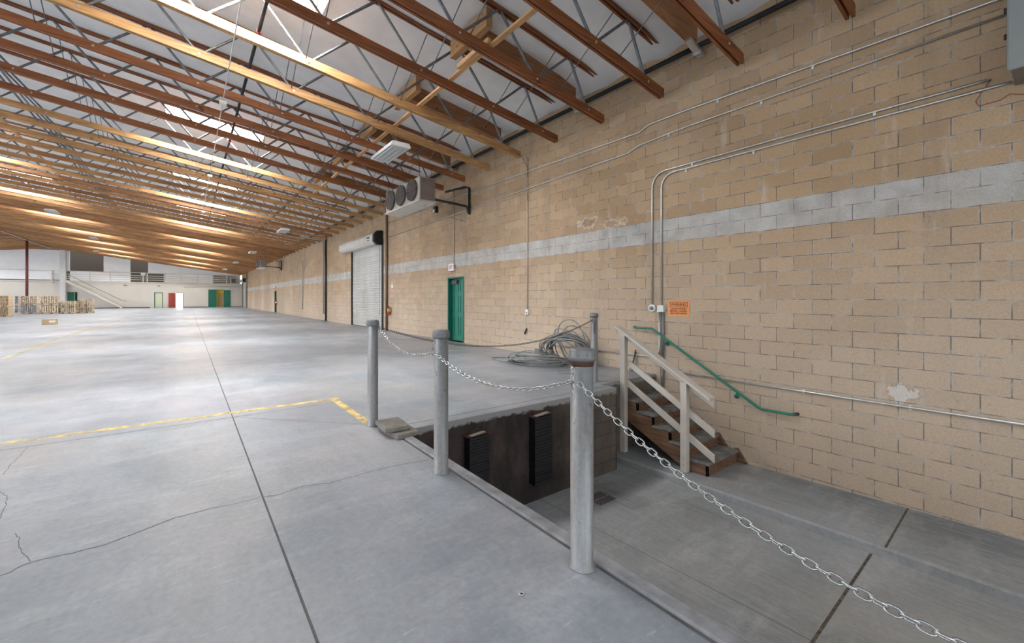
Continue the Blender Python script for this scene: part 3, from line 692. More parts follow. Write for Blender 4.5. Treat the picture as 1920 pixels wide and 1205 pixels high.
# --- pipes through the trusses
t = thing('sprinkler_pipe', (1.05, 4, CAMH + 4.76), 'dark sprinkler pipe with red couplings running away through the trusses', 'pipe')
MB().tube([(1.05, -3, CAMH + 4.76), (1.05, B - .5, CAMH + 4.76)], .03, 12).build('pipe', M['black'], t)
for yy in (8.1, 14.2, 20.3): MB().lathe((1.05, yy, CAMH + 4.76), [(.03, -.05), (.048, -.045), (.048, .045), (.03, .05)], 12, 'y').build('coupling', M['copper'], t)
t = thing('ceiling_conduit', (.63, 8, CAMH + 4.25), 'thin conduit with small white boxes hanging under the lower chords', 'conduit')
MB().tube([(.63, -2, CAMH + 4.26), (.63, 24, CAMH + 4.26)], .010, 8).build('pipe', M['cond'], t)
for yy in (10.2, 16.5, 23.6): MB().box(.56, .70, yy - .06, yy + .06, CAMH + 4.18, CAMH + 4.25).build('junction_box', M['plastic'], t, .005)
t = thing('pipe_pair', (-3.4, 12, CAMH + 5.0), 'pair of dark pipes running side by side away through the trusses at left', 'pipe')
for dx in (0, .11): MB().tube([(-3.4 - dx, 10, CAMH + 5.02), (-3.4 - dx, 60, CAMH + 5.02)], .024, 8).build('pipe', M['web'], t)
o = MB().tube([(6.90, -3, CAMH + 4.12), (6.90, B - .3, CAMH + 4.12)], .042, 12).build('wall_top_pipe', M['black']); tag(o, 'black pipe running along the top of the block wall under the insulation', 'pipe')

# ================================================================== LAMPS
def lamp(x, y, z, lab, first=None):
    if first: t = thing('ceiling_lamp', (x, y, z), lab, 'lamp', 'fluorescent high-bay lamps')
    else: t = thing('ceiling_lamp', (x, y, z), lab, 'lamp', 'fluorescent high-bay lamps')
    L2, W2 = .62, .24
    MB().prism([(x - W2, z + .03), (x - W2 + .03, z + .10), (x + W2 - .03, z + .10), (x + W2, z + .03), (x + W2, z), (x - W2, z)], y - L2, y + L2, 'y').build('housing', M['white'], t)
    lv = MB()
    for i in range(4):
        xc = x - W2 + .06 + i * .12
        lv.quad([(xc - .05, y - L2 + .08, z - .004), (xc + .05, y - L2 + .08, z - .004), (xc + .05, y + L2 - .08, z - .004), (xc - .05, y + L2 - .08, z - .004)])
    lv.build('reflector', M['tube'], t, fix=False)
    for i in range(4):
        xc = x - W2 + .06 + i * .12; MB().tube([(xc, y - L2 + .09, z - .012), (xc, y + L2 - .09, z - .012)], .010, 6).build('tube', M['plastic'], t)
    zt = zb(x) + .02
    for dy in (-.45, .45): MB().tube([(x, y + dy, z + .09), (x, y + dy * .6, zt)], .004, 5).build('hanger', M['cond'], t)
lamp(4.05, 9.15, 4.86, 'white fluorescent lamp hanging in front of the ceiling fan unit, nearest of the lamps')
lamp(4.3, 23.9, 5.0, 'white lamp hanging over the near roller door')
lamp(4.3, 36.6, 5.0, 'white lamp hanging left of the far fan unit, third along the wall')
lamp(4.1, 48.0, 5.0, 'white lamp hanging near the far wall, left of the distant fan unit')
lamp(3.9, 60.0, 5.0, 'last lamp on the right, just before the far mezzanine rail')
lamp(-6.7, 34.0, 6.5, 'white lamp among the beams at upper left')
lamp(-6.7, 47.0, 6.5, 'white lamp at left, next one behind the upper left lamp')
lamp(-8.6, 62.0, 6.7, 'white lamp hanging before the dark opening in the far wall')

# ================================================================== CEILING FAN UNITS (evaporators)
def evap(x, y, z, lab, detail=True):
    t = thing('fan_coil_unit', (x, y, z), lab, 'cooling unit', 'ceiling fan units')
    dx, dy, h = .52, 2.27, .64
    MB().box(x + .03, x + dx, y, y + dy, z, z + h, 0).build('casing', M['alu'], t, .008)
    MB().box(x + .06, x + dx - .01, y - .006, y, z + .02, z + h - .02).build('end_panel', M['aludull'], t, .003)
    for i in range(3):
        yc = y + .42 + i * .72
        fb_ = MB()
        fb_.lathe((x + .03, yc, z + .34), [(.30, -.05), (.30, 0.0)], 24, 'x')
        f = fb_.build('fan', M['fan'], t)
        gm = MB()
        for rr in (.06, .12, .18, .24, .29): gm.tube([(x - .035, yc + rr * math.cos(a * PI / 10), z + .34 + rr * math.sin(a * PI / 10)) for a in range(20)], .005, 4, closed=True)
        for a in range(8): gm.tube([(x - .038, yc, z + .34), (x - .03, yc + .30 * math.cos(a * PI / 4), z + .34 + .30 * math.sin(a * PI / 4))], .004, 4)
        gm.build('fan_guard', M['aludull'], f)
    MB().prism([(x - .01, z - .03), (x + dx, z - .06), (x + dx, z), (x - .01, z)], y - .01, y + dy + .01, 'y').build('drip_pan', M['hood'], t)
    for yy in (y + .1, y + dy - .1):
        for xx in (x + .08, x + dx - .05): MB().tube([(xx, yy, z + h), (xx, yy, zb(xx) + .02)], .007, 6).build('hanger', M['black'], t)
    pp = [(x + dx, y + .12, z + .10), (D - .16, y + .12, z + .04), (D - .12, y + .12, z - .06), (D - .10, y + .12, z - .14), (D - .05, y + .14, z - .16), (D - .045, y + .16, z - .10), (D - .045, y + .16, z + .62), (D - .08, y + .35, z + .68), (D - .3, y + 1.1, z + .66)]
    MB().tube(pp, .035, 10).build('drain_pipe', M['black'], t)
    MB().tube([(x + .35, y + .25, z - .02), (x + .35, y + .25, z - .22), (D - .05, y + .35, z - .36)], .009, 6).build('thin_line', M['condpaint'], t)
evap(5.2, 9.86, 4.07, 'long metal ceiling fan unit with three black fans beside the near lamp')
evap(5.2, 39.4, 4.07, 'far metal ceiling fan unit hanging by the block wall')
t = thing('disconnect_switch', (D - .07, 11.95, 3.9), 'small dark switch box on the wall under the near ceiling fan unit', 'switch box')
MB().box(D - .10, D, 11.93, 12.11, 4.28, 4.50).build('box', M['black'], t, .006); MB().box(D - .105, D - .10, 12.0, 12.1, 4.31, 4.40).build('plate', M['plastic'], t)
# wall heater on the far wall
t = thing('wall_heater', (5.9, B - .5, zB(3.5)), 'pale grille-fronted unit high on the far wall near the corner', 'heater')
MB().box(5.45, 6.2, B - .7, B, zB(3.38), zB(4.2)).build('casing', M['alu'], t, .02)
MB().box(5.55, 6.1, B - .72, B - .70, zB(3.5), zB(4.08)).build('grille', M['fan'], t)
MB().tube([(6.5, B - .2, zB(4.2)), (6.5, B - .2, zB(4.9))], .11, 12).build('flue', M['white'], t)

# ================================================================== WALL PIPES AND ELECTRICS
xw = D - .022
def pipe(nm, pts, r, mat, lab, clips=(), cat='conduit'):
    t = thing(nm, pts[0], lab, cat)
    MB().tube(pts, r, 8).build('tube', M[mat], t)
    for c in clips:
        MB().box(D - .028, D - .001, c[0] - .012, c[0] + .012, c[1] - .026, c[1] + .026).build('clip', M['plastic'], t)
    return t
pipe('wall_conduit', [(xw, -.6, 4.50), (xw, .214, 4.50), (xw, 3.67, 4.577), (xw, 4.28, 4.57), (xw, 4.46, 4.49), (xw, 9.4, 4.56), (xw, 16, 4.55)], .0135, 'cond', 'uppermost conduit along the block wall, from the grey cabinet leftward', [(1.9, 4.51), (3.1, 4.535)])
pipe('wall_conduit', [(xw, .30, 4.32), (xw, 3.67, 4.293), (xw, 4.46, 4.25), (xw, 4.70, 4.17), (xw, 10.66, 4.04), (xw, 16, 3.95)], .0135, 'cond', 'second conduit from the top along the block wall', [(2.5, 4.27), (3.9, 4.25)])
t3 = [(xw, .43, 3.694)] + [(xw, 3.95, 3.650)] + arc((3.95 + .0, 3.65 - .26), .26, PI / 2, 0, 6, 'yz', xw)[1:] + [(xw, 4.21, 1.24)]
pipe('wall_conduit', t3, .0145, 'cond', 'conduit bending down the wall to the round white signal lamp', [(1.3, 3.66), (3.5, 3.62)])
t4 = [(xw, .29, 3.606), (xw, 3.80, 3.585)] + arc((3.80, 3.585 - .235), .235, PI / 2, 0, 6, 'yz', xw)[1:] + [(xw, 4.035, 1.24)]
pipe('wall_conduit', t4, .0145, 'cond', 'conduit bending down the wall to the square junction box above the stairs', [(2.6, 3.56), (3.6, 3.55)])
t = thing('signal_lamp', (D - .06, 4.21, 1.18), 'round white dock signal lamp with dome at the foot of the left conduit', 'lamp')
MB().lathe((D, 4.21, 1.195), [(.07, 0), (.07, -.03), (.055, -.04)], 24, 'x').build('base', M['plastic'], t)
MB().lathe((D - .04, 4.21, 1.195), [(.038, 0), (.036, -.02), (.025, -.038), (.0001, -.045)], 20, 'x').build('dome', M['boxgrey'], t)
t = thing('junction_box', (D - .04, 4.035, 1.18), 'square white junction box on the wall beside the signal lamp', 'junction box')
MB().box(D - .07, D, 3.975, 4.09, 1.13, 1.25).build('box', M['plastic'], t, .006)
pipe('wall_conduit', [(D - .03, 4.065, 1.13), (D - .03, 4.065, .47)] + arc((4.065 + .16, .47), .16, PI, 1.5 * PI, 6, 'yz', D - .03)[1:] + [(D - .03, 6.8, .30)], .014, 'cond', 'conduit dropping from the junction box and turning left behind the stair rail')
pipe('wall_conduit', [(D - .03, 4.032, 1.13), (D - .03, 4.032, .0)], .014, 'galv', 'middle upright conduit under the junction box')
pipe('wall_conduit', [(D - .03, 3.998, 1.13), (D - .03, 3.998, .27)], .014, 'galv', 'right upright conduit under the junction box')
pipe('wall_conduit', [(D - .035, 4.01, .36), (D - .035, 4.01, -.30)], .022, 'galv', 'thick grey pipe sleeve at the wall foot behind the stairs')
pipe('wall_conduit', [(xw, 3.80, .092), (xw, -.8, .095)], .016, 'cond', 'long low conduit crossing the wall behind the green handrail', [(2.0, .094), (1.0, .094)])
pipe('wall_conduit', [(xw, 7.51, 4.9), (xw, 7.51, 1.1)], .013, 'condpaint', 'upright conduit dropping from the roof to the wall outlet')
o = MB().tube([(6.75, 7.6, 4.98), (6.85, 7.5, 4.86), (xw - .01, 7.49, 4.6), (xw - .005, 7.525, 4.2), (xw - .01, 7.50, 3.8)], .006, 6).build('blue_cable', M['bluecable']); tag(o, 'blue cable hanging from a chord end down the upright conduit', 'cable')
t = thing('wall_outlet', (D - .03, 7.51, 1.03), 'small white outlet box on the block wall left of the chain bollard', 'outlet')
MB().box(D - .05, D, 7.46, 7.56, .97, 1.09).build('box', M['plastic'], t, .004)
MB().box(D - .053, D - .05, 7.49, 7.53, 1.0, 1.03).build('socket', M['ink'], t)
MB().tube([(D - .04, 7.54, .97), (D - .03, 7.57, .85), (D - .03, 7.55, .7), (D - .035, 7.53, .6)], .0035, 5).build('cord', M['cable'], t)
MB().tube([(D - .035, 7.53, .62), (D - .035, 7.55, .56), (D - .035, 7.60, .48)], .018, 8).build('plug', M['ink'], t)
pipe('wall_conduit', [(xw, 10.907, 4.9), (xw, 10.907, 2.48)], .013, 'condpaint', 'upright conduit feeding the exit sign')
t = thing('exit_sign', (D - .05, 10.9, 2.36), 'lit-style exit sign with red letters above the green door', 'sign')
MB().box(D - .09, D, 10.83, 11.13, 2.245, 2.475).build('housing', M['plastic'], t, .006)
put_text('letters', 'EXIT', .15, (D - .0915, 10.98, 2.36), M['signred'], t, '-x', .004, .62)
put_text('letters', 'EXIT', .15, (D - .045, 10.8285, 2.36), M['signred'], t, '-y', .004, .20)
# warning sign
t = thing('warning_sign', (D - .002, 3.735, 1.2), 'orange warning sign about chocking wheels on the wall above the stairs', 'sign')
MB().box(D - .005, D, 3.552, 3.918, 1.065, 1.335).build('board', M['orange'], t)
fr = MB()
yc, zc_, W_, H_ = 3.735, 1.268, .155, .045
for a, b_, c, d in ((yc - W_, yc + W_, zc_ + H_ - .008, zc_ + H_), (yc - W_, yc + W_, zc_ - H_, zc_ - H_ + .008), (yc - W_, yc - W_ + .009, zc_ - H_, zc_ + H_), (yc + W_ - .009, yc + W_, zc_ - H_, zc_ + H_)): fr.box(D - .0065, D - .005, a, b_, c, d)
fr.build('border', M['ink'], t)
put_text('letters', 'WARNING', .062, (D - .0062, yc, zc_ - .002), M['ink'], t, '-x', .0012, .88)
for i, s_ in enumerate(('CHOCK WHEELS', 'BEFORE LOADING', 'AND UNLOADING')):
    put_text('letters', s_, .040, (D - .0062, yc, 1.193 - i * .041), M['ink'], t, '-x', .0008, .88 if i else .92)
# grey cabinet at the upper right
t = thing('wall_cabinet', (6.9, -.3, 3.54), 'large grey metal cabinet high on the wall at the picture\'s top right corner', 'cabinet')
xf = 6.45
MB().box(xf + .03, D, -1.3, .27, 3.56, 5.2).build('body', M['aludull'], t, .01)
MB().box(xf, xf + .03, -1.32, .295, 3.54, 5.22).build('door', M['boxgrey'], t, .015)
for zz_ in (3.85, 4.1, 4.3, 4.5, 4.75): MB().tube([(xf + .02, .30, zz_), (xf + .02, .30, zz_ + .05)], .012, 6).build('hinge', M['ink'], t)
o = MB().tube([(D - .01, .42, 3.69), (D - .012, .46, 3.62), (D - .012, .52, 3.5), (D - .012, .50, 3.44), (D - .012, .36, 3.45), (D - .012, .30, 3.49), (D - .012, .22, 3.45), (D - .012, .1, 3.5), (D - .012, 0, 3.48), (D - .012, -.3, 3.5)], .0035, 5).build('loose_wire', M['copper']); tag(o, 'loose brown wire drooping on the wall under the grey cabinet', 'wire')

# tall pipes on the wall further back
o = MB().tube([(D - .052, 16.14, 0), (D - .052, 16.14, 5.3)], .05, 10).build('downpipe', M['rustpipe']); tag(o, 'brown full-height downpipe between the roller door and the fire extinguisher', 'pipe')
t = thing('downpipe', (D - .08, 25.5, 0), 'black and grey full-height pipes left of the roller door', 'pipe')
MB().tube([(D - .06, 25.3, 0), (D - .06, 25.3, 5.2)], .05, 10).build('black_pipe', M['black'], t)
MB().tube([(D - .08, 25.75, .4), (D - .08, 25.75, 4.8), (D - .25, 25.6, 4.93), (5.4, 24.9, 4.95)], .04, 10).build('grey_pipe', M['condpaint'], t)
o = MB().tube([(D - .03, 31.5, .55), (D - .03, 31.5, 4.1)], .03, 6).build('wall_conduit', M['condpaint']); tag(o, 'thin far conduit standing on the wall beyond the black pipe', 'conduit')
o = MB().tube([(D - .055, 65.5, 0), (D - .055, 65.5, 5.3)], .05, 6).build('downpipe', M['black']); tag(o, 'dark upright pipe beside the farthest roller door', 'pipe')

# ================================================================== DOORS
def panel_door(idx, y0, y1, ztop, lab, frame_m, leaf_m, closer=True, rec=.14):
    d = MB()
    d.box(D - .02, D + rec + .04, y0, y0 + .05, 0, ztop); d.box(D - .02, D + rec + .04, y1 - .05, y1, 0, ztop); d.box(D - .02, D + rec + .04, y0 + .05, y1 - .05, ztop - .05, ztop)
    o = d.build('door_%d' % idx, M[frame_m], None, .004); o['kind'] = 'structure'; o['label'] = lab; o['_o'] = (0., 0., 0.)
    lf = MB(); lf.box(D + rec, D + rec + .04, y0 + .05, y1 - .05, 0.01, ztop - .05)
    w_ = (y1 - y0 - .10)
    for (za, zc2) in ((.18, .78), (.92, 1.45), (1.58, 1.86)):
        for s_ in (0, 1):
            ya = y0 + .05 + w_ * (.14 + .42 * s_); yb = ya + w_ * .30
            for (p, q, r_, t_) in ((ya, yb, za, za + .02), (ya, yb, zc2 - .02, zc2), (ya, ya + .02, za, zc2), (yb - .02, yb, za, zc2)): lf.box(D + rec - .016, D + rec, p, q, r_, t_)
            lf.box(D + rec - .005, D + rec, ya + .05, yb - .05, za + .06, zc2 - .06)
    lf.build('door_leaf', M[leaf_m], o, .002)
    if closer:
        MB().box(D + rec - .08, D + rec, y1 - .42, y1 - .12, ztop - .22, ztop - .10).build('door_closer', M['brownbox'], o, .004)
        MB().tube([(D + rec - .06, y1 - .14, ztop - .09), (D + rec - .12, y1 - .3, ztop - .07)], .008, 6).build('closer_arm', M['brownbox'], o)
    MB().lathe((D + rec, y0 + .12, 1.0), [(.012, 0), (.012, -.04), (.028, -.045), (.028, -.07), (.01, -.08)], 14, 'x').build('door_knob', M['bolt'], o)
    return o
panel_door(1, 10.35, 11.29, 2.05, 'green six-panel exit door in the block wall', 'greendark', 'green')
panel_door(2, 42.3, 43.3, 2.1, 'distant dark green exit door in the block wall', 'greendark', 'greendark', False)
t = thing('exit_sign', (D - .05, 42.8, 2.5), 'tiny exit sign above the distant green door', 'sign')
MB().box(D - .12, D, 42.6, 43.0, 2.35, 2.6).build('housing', M['plastic'], t)
t = thing('fire_extinguisher', (D - .1, 41.9, .8), 'distant red fire extinguisher beside the far green door', 'extinguisher')
MB().lathe((D - .1, 41.9, .75), [(.07, 0), (.07, .34), (.03, .4), (.03, .45)], 12).build('cylinder', M['extred'], t); MB().lathe((D - .1, 41.9, .9), [(.073, 0), (.073, .14)], 12).build('label_band', M['paper'], t)

def roller(idx, y0, y1, lab, mat='slat'):
    mb = MB(); n = 48; h = 3.92 / n
    for i in range(n):
        z0 = i * h
        pr = [(D + .06, z0), (D + .035, z0 + h * .2), (D + .03, z0 + h * .5), (D + .04, z0 + h * .8), (D + .062, z0 + h * .97), (D + .062, z0 + h)]
        for (xa, za), (xb2, zb2) in zip(pr[:-1], pr[1:]): mb.quad([(xa, y0, za), (xb2, y0, zb2), (xb2, y1, zb2), (xa, y1, za)])
    o = mb.build('door_%d' % idx, M[mat], None, 0, False); o['kind'] = 'structure'; o['label'] = lab; o['_o'] = (0., 0., 0.)
    MB().box(D - .03, D + .03, y0 - .12, y0 + .03, 0, 3.95).box(D - .03, D + .03, y1 - .03, y1 + .05, 0, 3.95).build('guide_rail', M['black'], o)
    hp = [(D, 3.75), (D - .30, 3.75), (D - .40, 3.86), (D - .40, 4.12), (D - .28, 4.26), (D, 4.28)]
    MB().prism([(a, b_) for a, b_ in hp], y0 + .12, y1 + .9 if idx == 3 else y1 + .3, 'y').build('hood', M['hood'], o, .01)
    MB().prism([(D - .01, 3.70), (D - .28, 3.70), (D - .42, 3.84), (D - .42, 4.14), (D - .28, 4.30), (D - .01, 4.32)], y0 - .10, y0 + .11, 'y').build('motor_box', M['black'], o, .01)
    MB().tube([(D - .05, y0 + .22, 3.75), (D - .04, y0 + .22, .6)], .008, 5).build('pull_chain', M['chaindark'], o)
    MB().box(D - .403, D - .40, y0 + .5, y0 + .85, 4.02, 4.08).box(D - .403, D - .40, y0 + .52, y0 + .83, 3.92, 3.95).build('hood_label', M['ink'], o)
roller(3, 16.71, 20.70, 'white roll-up door with a hood in the block wall')
roller(4, 67.2, 71.4, 'farthest white roll-up door, near the far corner')
t = thing('fire_extinguisher', (D - .1, 15.81, .65), 'red fire extinguisher with yellow label on the wall right of the roller door', 'extinguisher')
ex = MB().lathe((D - .09, 15.81, .66), [(.055, 0), (.06, .02), (.06, .26), (.045, .31), (.022, .34), (.022, .38)], 18).build('cylinder', M['extred'], t)
MB().lathe((D - .09, 15.81, .80), [(.0615, 0), (.0615, .14)], 18).build('label_band', M['yel'], ex)
MB().tube([(D - .09, 15.81, 1.03), (D - .14, 15.79, 1.05), (D - .17, 15.78, 1.02)], .008, 6).build('handle', M['ink'], t)
MB().tube([(D - .09, 15.80, 1.02), (D - .15, 15.72, .98), (D - .15, 15.70, .8)], .010, 6).build('hose', M['ink'], t)
MB().box(D - .03, D, 15.78, 15.84, .8, 1.0).build('wall_bracket', M['bolt'], t)
t = thing('fire_sign', (D, 15.7, 1.9), 'small white and red upright sign above the fire extinguisher', 'sign')
MB().box(D - .006, D, 15.60, 15.76, 1.72, 2.02).build('board', M['paper'], t); MB().box(D - .007, D - .006, 15.62, 15.74, 1.74, 1.80).build('red_band', M['signred'], t); MB().box(D - .007, D - .006, 15.62, 15.74, 1.94, 2.0).build('red_band', M['signred'], t)

# --- far wall doors and mezzanine
def fdoor(idx, h, lab, frame, leaf=None, leafmat=None):
    a, b_, z0, z1 = h; d = MB()
    d.box(a, a + .07, B - .02, B + .15, 0, z1).box(b_ - .07, b_, B - .02, B + .15, 0, z1).box(a, b_, B - .02, B + .15, z1 - .07, z1)
    o = d.build('door_%d' % idx, M[frame]); o['kind'] = 'structure'; o['label'] = lab; o['_o'] = (0., 0., 0.)
    if leaf: leaf.build('door_leaf', M[leafmat], o, .005)
    return o
fdoor(5, holes[1], 'pale cream door in the far wall', 'greendark', MB().box(-3.85, -3.0, B + .05, B + .09, 0.01, 2.11), 'cream')
def panels(mb, x0, x1, yf, zt):
    for s_ in (0, 1):
        for za, zc2 in ((.2, .9), (1.05, 1.9)):
            w_ = x1 - x0; mb.box(x0 + w_ * (.12 + .44 * s_), x0 + w_ * (.44 + .44 * s_), yf - .02, yf, za, zc2)
    return mb
d6 = fdoor(6, holes[2], 'doorway with bright room behind and red door swung open against the far wall', 'greendark', panels(MB().box(-2.28, -1.52, B - .10, B - .05, .01, 2.12), -2.28, -1.52, B - .10, 2), 'reddoor')
MB().quad([(-2.2, B + 2.4, 0), (1.2, B + 2.4, 0), (1.2, B + 2.4, 2.9), (-2.2, B + 2.4, 2.9)]).build('daylit_window', mat_emit('bright_room', (1, 1, 1), 1.5), d6, fix=False)
d7 = fdoor(7, holes[3], 'wide doorway with two green doors, right one swung open', 'greendark', panels(MB().box(2.64, 3.62, B + .02, B + .08, .01, 2.58), 2.64, 3.62, B + .02, 2), 'green')
panels(MB().box(4.66, 5.44, B - .12, B - .06, .01, 2.6), 4.66, 5.44, B - .12, 2).build('door_leaf', M['green'], d7, .005)
MB().box(1.3, 7.0, B + 2.2, B + 2.3, 0, 3.2).build('yellow_wall', M['yellow'], d7)
MB().box(4.05, 4.75, B + 2.15, B + 2.2, 0, 2.1).build('inner_door', M['tan'], d7)
d8 = fdoor(8, holes[0], 'dark doorway behind the pallets with green door', 'greendark', MB().box(-12.80, -12.2, B - .03, B + .05, .01, 2.1), 'greendark')
MB().box(-12.2, -11.95, B + .5, B + .55, 0, 2.2).build('dark_panel', M['darkroom'], d8)  # dark sheet standing in for the shade inside the doorway
rl = thing('mezzanine_railing', (-4, B - .1, MZ), 'long beige railing along the mezzanine edge of the far wall', 'railing')
ZT = zB(4.60)
MB().box(-40, xB(4.57), B - .15, B - .08, ZT - .07, ZT).build('top_rail', M['beige'], rl)
for xp in [-9.737, -7.907, -5.973, -4.278, -2.518, -.733, 1.121, 2.843, 4.53] + [-13.0, -15.1]:
    MB().box(xB(xp) - .06, xB(xp) + .06, B - .17, B - .05, MZ - .3, ZT).build('post', M['beige'], rl)
for i in range(3):
    z = MZ + .25 + i * .28; MB().box(-14.2, xB(4.57), B - .12, B - .09, z, z + .09).build('mid_rail', M['beige'], rl)
def zroofB(x): return zb(x) - .0
sh = [(xB(-8.5), xB(-5.95), 'left'), (xB(-4.2), xB(6.3), 'right')]
t = MB()
for a, b_, nm_ in sh:
    s_ = MB(); zlo = ZT + (.02 if nm_ == 'left' else -.02)
    n = 16; idx0 = 0
    for i in range(n + 1):
        x = a + (b_ - a) * i / n; yy = B - .02 + .02 * math.sin(i * 2.1)
        s_.v += [(x, yy, zlo), (x, yy + .02 * math.sin(i * 1.3), min(zroofB(x) + .1, 7.5))]
    for i in range(n): s_.f.append((2 * i, 2 * i + 2, 2 * i + 3, 2 * i + 1)); s_.m.append(0); s_.sm.append(True)
    o = s_.build('hanging_sheet', M['sheet'], None, 0, False); tag(o, 'white plastic sheet hung above the mezzanine rail, %s one' % nm_, 'sheet', 'mezzanine sheets')
for a, b_, lab in ((-9.75 * 1.097 - 1.9, -5.98 * 1.097, 'left'), (-2.5 * 1.097, 2.84 * 1.097, 'middle')):
    MB().box(a, b_, B - .07, B - .04, MZ + .02, ZT - .08).build('infill_panel', M['sheet'], rl)
o = MB().box(-40, -12.95, B - .03, B, ZT - .1, 7.5).box(-40, -13.4, B - .03, B, MZ + .1, ZT - .1).build('hanging_sheet', M['sheet']); tag(o, 'tall white sheeting left of the white corner pillar at far left', 'sheet')
o = MB().box(-13.5, -12.95, B - .45, B, 0, zb(-13.2)).box(-12.95, -12.6, B - .3, B, ZT, zb(-12.8)).build('corner_pillar', M['white']); tag(o, 'white corner pillar beside the mezzanine stair at far left', 'pillar')
o = MB().box(-5.4, -4.9, B - .22, B - .17, ZT - .35, ZT + .02).box(-5.2, -5.1, B - .2, B - .17, MZ - .1, ZT - .3).build('rail_notice', M['paper']); tag(o, 'small white notice board on a stem at the mezzanine rail', 'notice')
st = thing('mezzanine_stair', (-10, B - .5, 0), 'beige steel stair rising left along the far wall to the mezzanine', 'stair')
A0 = Vector((xB(-6.7), B - .9, .1)); A1 = Vector((xB(-11.7), B - .9, MZ - .05))
MB().bar(A0, A1, .06, .28).build('stringer', M['beige'], st)
MB().bar(A0 + Vector((0, .75, 0)), A1 + Vector((0, .75, 0)), .06, .28).build('stringer', M['beige'], st)
for i in range(1, 17):
    p = A0.lerp(A1, i / 17); MB().box(p.x - .15, p.x + .15, B - .87, B - .18, p.z, p.z + .04).build('tread', M['beige'], st)
MB().tube([A0 + Vector((-.4 + .9, 0, .88)), A0 + Vector((0, 0, .95)), A1 + Vector((0, 0, .95))], .03, 6).build('handrail', M['cap'], st)
for i in (1, 5, 9, 13, 16):
    p = A0.lerp(A1, i / 17); MB().tube([p, p + Vector((0, 0, .95))], .022, 6).build('post', M['beige'], st)
pipe('wall_conduit', [(xB(-.41), B - .04, zB(2.84)), (xB(6.15), B - .04, zB(3.0))], .03, 'condpaint', 'level conduit on the far wall above the green doors')
for i, xx in enumerate((xB(-6.45), xB(-3.09))):
    t = thing('wall_light', (xx, B - .05, zB(2.95)), 'small dark twin light on the far wall, %s one' % ('left' if i == 0 else 'right'), 'light', 'twin lights')
    for dx in (-.10, .10): MB().box(xx + dx - .06, xx + dx + .06, B - .09, B, zB(2.88), zB(3.04)).build('lamp_head', M['aludull'], t)
struct('baseboard_back', MB().box(-11.8, -4.4, B - .03, B, 0, .10).box(-.5, 2.5, B - .03, B, 0, .08).box(5.5, D, B - .03, B, 0, .08), M['ink'], 'dark base strip of the far wall')

# ================================================================== PALLETS AND CARTON
def pallet_stack(px0, px1, pyb, tiers, lab, load, tier_h):
    a = fpt(px0, pyb); b_ = fpt(px1, pyb); y = (a[1] + b_[1]) / 2
    x0, x1 = a[0] * y / a[1], b_[0] * y / b_[1]; w_ = x1 - x0
    z = 0
    for ti in range(tiers):
        tn = ('lower' if ti == 0 else 'upper') if tiers > 1 else 'single'
        t = thing('loaded_pallet', (x0 + w_ / 2, y + .5, z), '%s pallet of %s' % (tn, lab), 'pallet', 'loaded pallets')
        pm = MB()
        for yy in (y, y + .45, y + .9): pm.box(x0, x1, yy, yy + .1, z, z + .02)
        for fx in (0, .46, .92):
            for yy in (y, y + .45, y + .9): pm.box(x0 + w_ * fx, x0 + w_ * fx + w_ * .08, yy, yy + .1, z + .02, z + .10)
        for i in range(6): pm.box(x0 + i * w_ / 6 + .01, x0 + (i + 1) * w_ / 6 - .03, y, y + 1.0, z + .10, z + .13)
        pm.build('pallet', M['pallet'], t)
        lm = MB(); rows = 3; cols = 8; hh = tier_h[ti] - .14
        for r_ in range(rows):
            for c_ in range(cols):
                xx = x0 + .02 + c_ * (w_ - .04) / cols; zz_ = z + .13 + r_ * hh / rows; j = random.uniform(-.02, .03)
                lm.box(xx + .018, xx + (w_ - .04) / cols - .018, y + .02 + j, y + .97, zz_ + .01, zz_ + hh / rows - .015)
        lm.build('load', M[load[ti]], t); 
        z += tier_h[ti]
pallet_stack(36, 70, 588.6, 2, 'bundled pale goods left of the central pallet pair', ('wrap', 'pale'), (.78, .80))
pallet_stack(73, 110, 588.6, 2, 'bundled goods in the middle of the pallet row', ('pale', 'pale'), (.78, .80))
pallet_stack(112.5, 141, 588, 2, 'low bundled goods right of the tall stacks', ('pale', 'pale'), (.55, .58))
pallet_stack(144, 174, 587, 2, 'bundled goods at the right end of the pallet row', ('pale', 'pale'), (.58, .72))
pallet_stack(-14, 17, 594.0, 2, 'brown cartons at the picture\'s left edge', ('tan', 'tan'), (.72, .85))
pallet_stack(27, 34, 587.6, 2, 'wrapped goods narrow between the cartons and the bundles', ('wrap', 'wrap'), (.78, .80))
t = thing('cardboard_box', (-6.0, 29.4, 0), 'lone brown cardboard box with a white label on the open floor', 'box')
a = fpt(80, 609); b_ = fpt(101, 609); yb_ = (a[1] + b_[1]) / 2
MB().box(a[0], b_[0] + .05, yb_, yb_ + .4, 0, .30).build('carton', M['tan'], t, .005)
MB().box(a[0] + .27, a[0] + .50, yb_ - .003, yb_, .13, .22).build('label', M['paper'], t)
MB().box(a[0], b_[0] + .05, yb_ + .18, yb_ + .23, .30, .302).build('tape', M['pale'], t)

